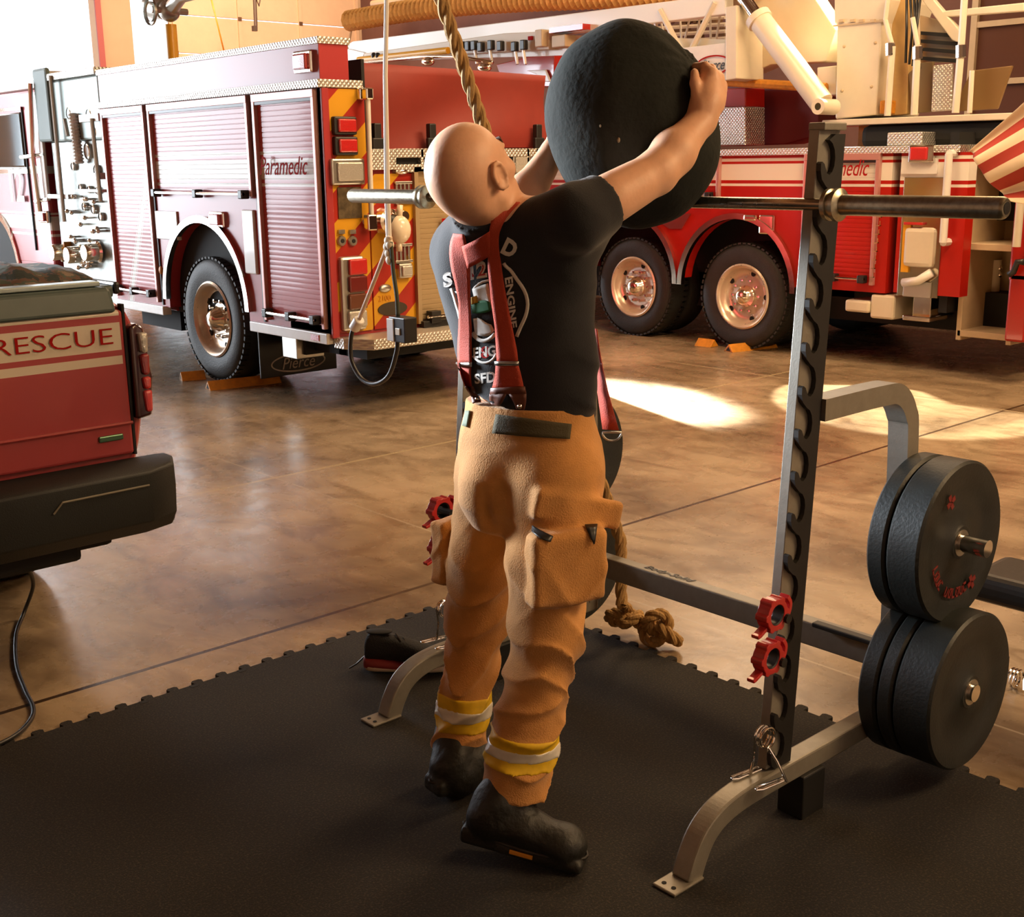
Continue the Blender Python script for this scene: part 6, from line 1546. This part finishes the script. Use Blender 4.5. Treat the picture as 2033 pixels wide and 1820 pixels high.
strap('leather_end', [((924, 766), (943, 766)), ((932, 782), (951, 780)), ((941, 803), (955, 802))], _BB, LE, sus, .012, th=.004)
bt = MB()
for x, y in ((984, 803), (1034, 804), (948, 799)):
    q = onto(_BB, x, y, .018); bt.ball(q, .0065, 12, 8)
bt.build('button', M['chrome'], sus, smooth=True)
# front strap hanging free at the right hip, with D ring
hv = []; hf = []
for i, (x, y, w) in enumerate([(1182, 652, 8), (1185, 690, 11), (1190, 730, 15), (1197, 775, 21), (1206, 820, 27), (1213, 853, 32)]):
    a, b = at(x-w/2, y-1, D=3.04), at(x+w/2, y+1, D=3.02); hv += [a, b]
for i in range(5): hf.append((2*i, 2*i+1, 2*i+3, 2*i+2))
hg_ = MB().add(hv, hf).build('hanging_strap', SU, sus, smooth=True); q = hg_.modifiers.new('s', 'SOLIDIFY'); q.thickness = .003
rg = MB(); c = at(1215, 858, D=3.03); pts_ = [c-CR*.024, c+CR*.024]+[c+CR*.024*math.cos(t)-CU*.022*math.sin(t) for t in np.linspace(.3, math.pi-.3, 9)]
rg.tube(pts_, .0028, 8, closed=True); rg.build('d_ring', M['steel'], hg_, smooth=True)
# waistband and patches
strap('waistband', [((986, 822), (978, 860)), ((1040, 829), (1034, 866)), ((1090, 836), (1082, 869)), ((1134, 842), (1131, 872))], bp_, M['olive'], pants, .006)
strap('side_adjuster', [((926, 815), (935, 815)), ((919, 845), (929, 848))], bp_, mat('pale_green_webbing', (.20, .24, .17), .8), pants, .005)
strap('hook_patch', [((1058, 1042), (1056, 1056)), ((1078, 1058), (1072, 1070)), ((1098, 1066), (1092, 1076))], bp_, M['blackp'], pants, .005)
strap('hook_patch', [((1160, 1042), (1178, 1080)), ((1186, 1042), (1180, 1078))], bp_, M['blackp'], pants, .005, nx=4)
# ---------------------------------------------------------------- shirt print
WT = mat('cracked_white_print', (.72, .69, .64), .7, noise=.05, nscale=60)
def cast_print(name, s, quad, m_, bold=0, shear=0):
    co, fs = text('x', s, None, None, None, None, quad=True, bold=bold, shear=shear)
    a, b, c, d = quad     # lower-left, lower-right, upper-right, upper-left in the photo
    vs = []
    for u_, v_, _ in co:
        x = (a[0]*(1-u_)+b[0]*u_)*(1-v_)+(d[0]*(1-u_)+c[0]*u_)*v_; y = (a[1]*(1-u_)+b[1]*u_)*(1-v_)+(d[1]*(1-u_)+c[1]*u_)*v_
        q = onto(bs_, x, y, .003)
        vs.append(q if q is not None else at(x, y, D=2.85))
    return MB().add(vs, fs).build(name, m_, shirt)
cast_print('printed_letter', 'D', ((993, 501), (1016, 514), (1033, 484), (1008, 470)), WT, bold=.05)
cast_print('printed_letter', 'S', ((882, 572), (900, 566), (896, 538), (879, 543)), WT, bold=.05)
cast_print('printed_word', 'ENGINE', ((1002, 552), (1014, 652), (1027, 649), (1018, 548)), WT, bold=.03)
cast_print('printed_number', '12', ((934, 556), (968, 550), (966, 514), (932, 527)), WT, bold=.05)
cast_print('printed_number', '12', ((938, 550), (964, 546), (963, 521), (936, 531)), mat('red_print', (.42, .03, .03), .7), bold=.01)
cast_print('printed_word', 'ENG', ((941, 712), (984, 706), (984, 684), (940, 690)), WT, bold=.03)
cast_print('printed_number', '8', ((956, 712), (972, 710), (971, 686), (955, 688)), M['redtxt'], bold=.01)
cast_print('printed_word', 'SFD', ((944, 762), (984, 758), (984, 736), (942, 742)), WT, bold=.03)
def line_print(name, pts, w, m_, off=.003):
    L2 = []; R2_ = []
    for i, (x, y) in enumerate(pts):
        x0, y0_ = pts[max(0, i-1)]; x1, y1_ = pts[min(len(pts)-1, i+1)]; t = math.hypot(x1-x0, y1_-y0_) or 1; nx_, ny_ = -(y1_-y0_)/t*w/2, (x1-x0)/t*w/2; L2.append(((x+nx_, y+ny_), (x-nx_, y-ny_)))
    return strap(name, L2, bs_, m_, shirt, off, nx=2, th=.0006)
line_print('printed_outline', [(1000, 522), (1007, 534), (1012, 530), (1018, 542), (1030, 560), (1036, 566), (1046, 585), (1049, 605), (1044, 628), (1034, 648), (1026, 668)], 7, WT)
line_print('printed_outline', [(896, 572), (902, 584), (905, 600), (912, 620), (914, 632)], 6, WT)
line_print('printed_outline', [(905, 580), (912, 574), (918, 590)], 5, WT)
circ = [(960+25*math.cos(t), 622+64*math.sin(t)) for t in np.linspace(-1.75, 1.9, 16)]
line_print('printed_ring', [(940, 575), (950, 562), (966, 556), (978, 556)], 5, WT); line_print('printed_ring', [(938, 660), (948, 674), (962, 678), (976, 672), (984, 662)], 8, WT); line_print('printed_ring', [(940, 706), (950, 718), (966, 722), (980, 714), (986, 702)], 5, WT)
strap('printed_patch', [((938, 574), (944, 600)), ((955, 566), (966, 592)), ((970, 562), (976, 606))], bs_, WT, shirt, .003, th=.0006)
strap('printed_patch', [((937, 604), (939, 622)), ((952, 596), (955, 622)), ((968, 594), (974, 620)), ((974, 600), (977, 614))], bs_, mat('green_print', (.02, .16, .06), .7), shirt, .0038, th=.0006)
strap('printed_patch', [((936, 590), (937, 604)), ((948, 586), (950, 600))], bs_, mat('yellow_print', (.6, .33, .02), .7), shirt, .0045, th=.0006)
strap('printed_patch', [((940, 632), (944, 664)), ((952, 626), (958, 668)), ((962, 640), (972, 668)), ((976, 644), (982, 656))], bs_, WT, shirt, .003, th=.0006)
# ---------------------------------------------------------------- boots
def build_boot(heel, toe, ank, top_, name, lift):
    h = .005; heel, toe, ank, top_ = A3(heel), A3(toe), A3(ank), A3(top_); d = toe-heel; d[2] = 0; L_ = np.linalg.norm(d); d /= L_; s_ = A3((-d[1], d[0], 0)); dl = toe-heel; dl /= np.linalg.norm(dl); upn = np.cross(s_, dl)*-1
    if upn[2] < 0: upn = -upn
    lo = np.min([heel, toe, ank, top_], 0)-.13; hi = np.max([heel, toe, ank, top_], 0)+.13; lo[2] = 0.0; f = Field(lo, hi, h)
    Rm = np.stack([dl, s_, upn]); at_ = lambda a, b, c: heel+dl*a*L_+s_*b+upn*c
    f.add(rc(at_(.16, 0, .055), at_(.5, 0, .055), .044, .043), .02); f.add(eseg(at_(.5, 0, .055), at_(.82, 0, .05), s_, upn, (.046, .046), (.054, .042)), .03); f.add(ell(at_(.84, 0, .052), Rm, (.055, .051, .040)), .02)
    f.add(rc(at_(.2, 0, .08), ank, .05, .056), .03); f.add(rc(at_(.55, 0, .07), ank+upn*.02, .038, .05), .03); f.add(rc(ank, top_, .062, .072), .03)
    f.add(rbx(at_(.16, 0, .018), Rm, (.055, .042, .022), .012), .01); f.add(rbx(at_(.66, 0, .016), Rm, (.11, .050, .016), .012), .01)
    n1 = pnoise(31, 60, 8, (1, 1, 1.4)); f.warp(lambda X, Y, Z: -.003*n1(X, Y, Z)*np.clip((Z-.06)*10, 0, 1))
    o = f.mesh(name, M['boot'], person, 1)
    pl_ = MB(); q = V(at_(-.03, 0, .15)); pl_.bar([q-V(upn)*.05, V(at_(-.045, 0, .2)), V(top_-d*.076)], .03, .004, up=tuple(s_)); 
    so = MB(); ringp = []
    for t in np.linspace(0, 2*math.pi, 28, endpoint=False):
        a = .5+.53*math.cos(t); w = .047+.008*math.cos(t); ringp.append(V(at_(a, math.sin(t)*w*(1.06), .032)))
    so.tube(ringp, .004, 6, closed=True); so.build('sole_welt', mat('dark_welt', (.02, .017, .014), .6), o, smooth=True)
    tp = MB(); a = V(at_(.52, 0, .02)); side = s_ if s_@rCD < 0 else -s_
    tp.obox(a+V(side)*.052, V(dl)*.03, V(side)*.002, V(upn)*.006); tp.build('tan_sole_tag', M['orange'], o, bev=.002)
    return o
hR_ = at(925, 1655, Z=.055); tR_ = at(1158, 1708, Z=.03)
bootR = build_boot(hR_-V((0, 0, .0)), (tR_.x, tR_.y, .014), A3(at(985, 1610, D=3.0)), A3(anR)+UP*.03, 'boot', .04)
hL_ = at(858, 1572, Z=.045); tL_ = V((hL_.x+.31, hL_.y-.03, .014))
bootL = build_boot(hL_, tL_, A3(at(905, 1535, D=3.30)), A3(anL)+UP*.03, 'boot', .03)
# ---------------------------------------------------------------- the heavy bag
def build_bag():
    c = P(1250, 240, 3.02); f = Field(c-.36, c+.36, .007); Rm = np.stack([rCR, rCU, rCD]); 
    th = math.radians(-18); a1 = rCR*math.cos(th)+rCU*math.sin(th); a2 = -rCR*math.sin(th)+rCU*math.cos(th)
    f.add(ell(P(1234, 216, 3.0), Rm, (.188, .210, .165)), .03); f.add(ell(P(1272, 288, 3.02), np.stack([a1, a2, rCD]), (.200, .203, .165)), .08)
    f.add(rc(P(1270, 160, 3.0), P(1364, 131, 2.98), .100, .012), .05); f.add(rc(P(1300, 220, 3.02), P(1364, 175, 3.02), .12, .03), .06)
    n1 = pnoise(41, 14, 8); n2 = pnoise(42, 40, 8)
    tipp = P(1370, 132, 2.98)
    def W_(X, Y, Z):
        d = np.sqrt((X-tipp[0])**2+(Y-tipp[1])**2+(Z-tipp[2])**2); a = np.arctan2((Z-tipp[2]), (X-tipp[0])*CR.x+(Y-tipp[1])*CR.y)
        return -.006*n1(X, Y, Z)-.0016*n2(X, Y, Z)-.006*np.sin(a*15)*np.exp(-d/.09)
    f.warp(W_)
    o = f.mesh('sandbag', M['bag'], None, 2); tag(o, 'large round charcoal training sandbag held overhead in both hands', 'sandbag')
    sp_ = MB(); bvb = bvh(o)
    for x, y, r_ in ((1192, 250, .0022), (1228, 278, .004)):
        q = onto(bvb, x, y, .002)
        if q: sp_.ball(q, (r_, r_, r_*1.6), 8, 6)
    sp_.build('scuff_mark', mat('pale_scuff', (.2, .15, .09), .8), o, smooth=True)
    return o
build_bag()
# ================================================================= every separate piece becomes a part of its own
KEEP = ('lettering', 'printed', 'number', 'face_print', 'wheel', 'connector_gap', 'body', 'spring_collar', 'door_frame', 'rear_body', 'underbody', 'chassis', 'grip_handle', 'header_recess', 'knot', 'cab', 'lens', 'rim', 'sleeve', 'hook', 'oval_badge')
SING = {'lug_nuts': 'lug_nut', 'hand_holes': 'hand_hole', 'hydraulic_hoses': 'hydraulic_hose', 'winch_parts': 'winch_fitting', 'laces': 'lace', 'eyes': 'eye', 'eyebrows': 'eyebrow'}
def split_pieces(o):
    me = o.data; n = len(me.vertices)
    if n > 6000 or n == 0: return
    par = list(range(n))
    def find(a):
        while par[a] != a: par[a] = par[par[a]]; a = par[a]
        return a
    for e in me.edges:
        a, b = find(e.vertices[0]), find(e.vertices[1])
        if a != b: par[a] = b
    co = np.empty(n*3); me.vertices.foreach_get('co', co); co = co.reshape(-1, 3); g = {}
    for i in range(n): g.setdefault(find(i), []).append(i)
    if len(g) < 2: return
    ks = list(g); bb = [(co[g[k]].min(0)-.002, co[g[k]].max(0)+.002) for k in ks]; cl = list(range(len(ks)))
    def f2(a):
        while cl[a] != a: a = cl[a]
        return a
    for i in range(len(ks)):
        for j in range(i):
            if np.all(bb[i][0] <= bb[j][1]) and np.all(bb[j][0] <= bb[i][1]):
                a, b = f2(i), f2(j)
                if a != b: cl[a] = b
    gr = {}
    for i, k in enumerate(ks): gr.setdefault(f2(i), []).extend(g[k])
    if len(gr) < 2 or len(gr) > 99: return
    base = SING.get(o.name.split('.')[0], o.name.split('.')[0]); owner = {}
    for gi, (k, idx) in enumerate(gr.items()):
        for i in idx: owner[i] = gi
    faces = [[] for _ in gr]
    for p in me.polygons: faces[owner[p.vertices[0]]].append(p)
    objs = []
    for gi, idx in enumerate(gr.values()):
        mp = {v: i for i, v in enumerate(idx)}; nm = bpy.data.meshes.new(base); nm.from_pydata([tuple(co[i]) for i in idx], [], [tuple(mp[v] for v in p.vertices) for p in faces[gi]]); nm.update()
        for q, p in zip(nm.polygons, faces[gi]): q.use_smooth = p.use_smooth
        if any(p.use_smooth for p in faces[gi]): nm.set_sharp_from_angle(angle=math.radians(40))
        for m_ in me.materials: nm.materials.append(m_)
        objs.append(nm)
    ch = list(o.children)
    o.data = objs[0]; o.name = base
    for nm in objs[1:]:
        c = bpy.data.objects.new(base, nm); COL.objects.link(c); c.parent = o.parent; c.location = o.location; c.matrix_parent_inverse = o.matrix_parent_inverse.copy()
        for md in o.modifiers:
            if md.type == 'BEVEL': q = c.modifiers.new('bevel', 'BEVEL'); q.width = md.width; q.segments = md.segments; q.limit_method = 'ANGLE'; q.angle_limit = md.angle_limit
for o in list(COL.objects):
    if o.type == 'MESH' and o.parent is not None and not any(o.name.startswith(k) for k in KEEP) and not o.children: split_pieces(o)
    elif o.type == 'MESH' and o.name.split('.')[0] in SING: o.name = SING[o.name.split('.')[0]]
# ================================================================= light
W = bpy.data.worlds.new('world'); SC.world = W; W.use_nodes = True
bg = W.node_tree.nodes['Background']; bg.inputs[0].default_value = (.80, .90, 1, 1); bg.inputs[1].default_value = 2.2
def area(name, loc, target, sx, sy, col, power, spread=180):
    l = bpy.data.lights.new(name, 'AREA'); l.shape = 'RECTANGLE'; l.size = sx; l.size_y = sy; l.color = col; l.energy = power; l.spread = math.radians(spread)
    o = bpy.data.objects.new(name, l); COL.objects.link(o); o.location = loc; d = (V(target)-V(loc)).normalized(); o.rotation_euler = d.to_track_quat('-Z', 'Y').to_euler(); return o
def spot(name, loc, target, ang, blend, col, power, rad=.05):
    l = bpy.data.lights.new(name, 'SPOT'); l.spot_size = math.radians(ang); l.spot_blend = blend; l.color = col; l.energy = power; l.shadow_soft_size = rad
    o = bpy.data.objects.new(name, l); COL.objects.link(o); o.location = loc; d = (V(target)-V(loc)).normalized(); o.rotation_euler = d.to_track_quat('-Z', 'Y').to_euler(); return o
# daylight through the open bay doors
area('daylight_bay_left', (.2, YF-.3, 2.4), (1.2, 2, 1.0), 4.6, 4.2, (.84, .92, 1.0), 850)
area('daylight_bay_engine', (5.8, YF-.3, 2.4), (5.8, 5, .8), 4.6, 4.2, (.88, .94, 1.0), 480)
# cool rim light added inside the bay, aimed at the person
area('daylight_side', (-1.6, 12.5, 3.0), (1.9, 2.2, 1.4), 2.6, 3.2, (.84, .92, 1.0), 330, 40)
# warm ceiling lamps and one added wall fill
WC = (1.0, .66, .36)
area('ceiling_lamp_right', (7.6, 2.6, 5.2), (8.3, 5.0, .5), 3.0, 1.2, WC, 330)
area('ceiling_lamp_middle', (6.0, 5.6, 5.2), (6.0, 5.8, 0), 2.4, 1.0, WC, 120)
area('ceiling_lamp_front', (5.0, -1.6, 4.2), (1.9, 2.1, 1.4), 1.8, 1.4, (1.0, .66, .34), 190)
area('ceiling_lamp_far', (10.6, 8.0, 5.2), (10.2, 8.4, 1), 4.0, 1.2, (1, .76, .52), 170)
area('front_wall_fill', (9.5, 14.6, 5.3), (10.4, 18.3, 2.8), 4.0, 1.2, (1, .80, .58), 420)  # unseen fill added to brighten the peach front wall
# spot lamps added indoors to stand in for sunlit patches on the floor
spot('glint_spot_floor', (8.6, 12.6, 4.9), at(1265, 790, Z=0), 8, .5, (1, .96, .88), 110000, .12)
spot('glint_spot_ring', (10.2, 7.6, 5.4), at(1790, 795, Z=0), 16, .12, (1, .86, .60), 9000, .03)
SC.view_settings.view_transform = 'Standard'; SC.view_settings.look = 'None'; SC.view_settings.exposure = .08; SC.view_settings.gamma = 1; SC.view_settings.use_curve_mapping = False
try:
    SC.cycles.max_bounces = 8; SC.cycles.diffuse_bounces = 3; SC.cycles.glossy_bounces = 3; SC.cycles.transmission_bounces = 4; SC.cycles.sample_clamp_indirect = 6; SC.cycles.use_denoising = True; SC.cycles.caustics_reflective = False; SC.cycles.caustics_refractive = False
except Exception: pass
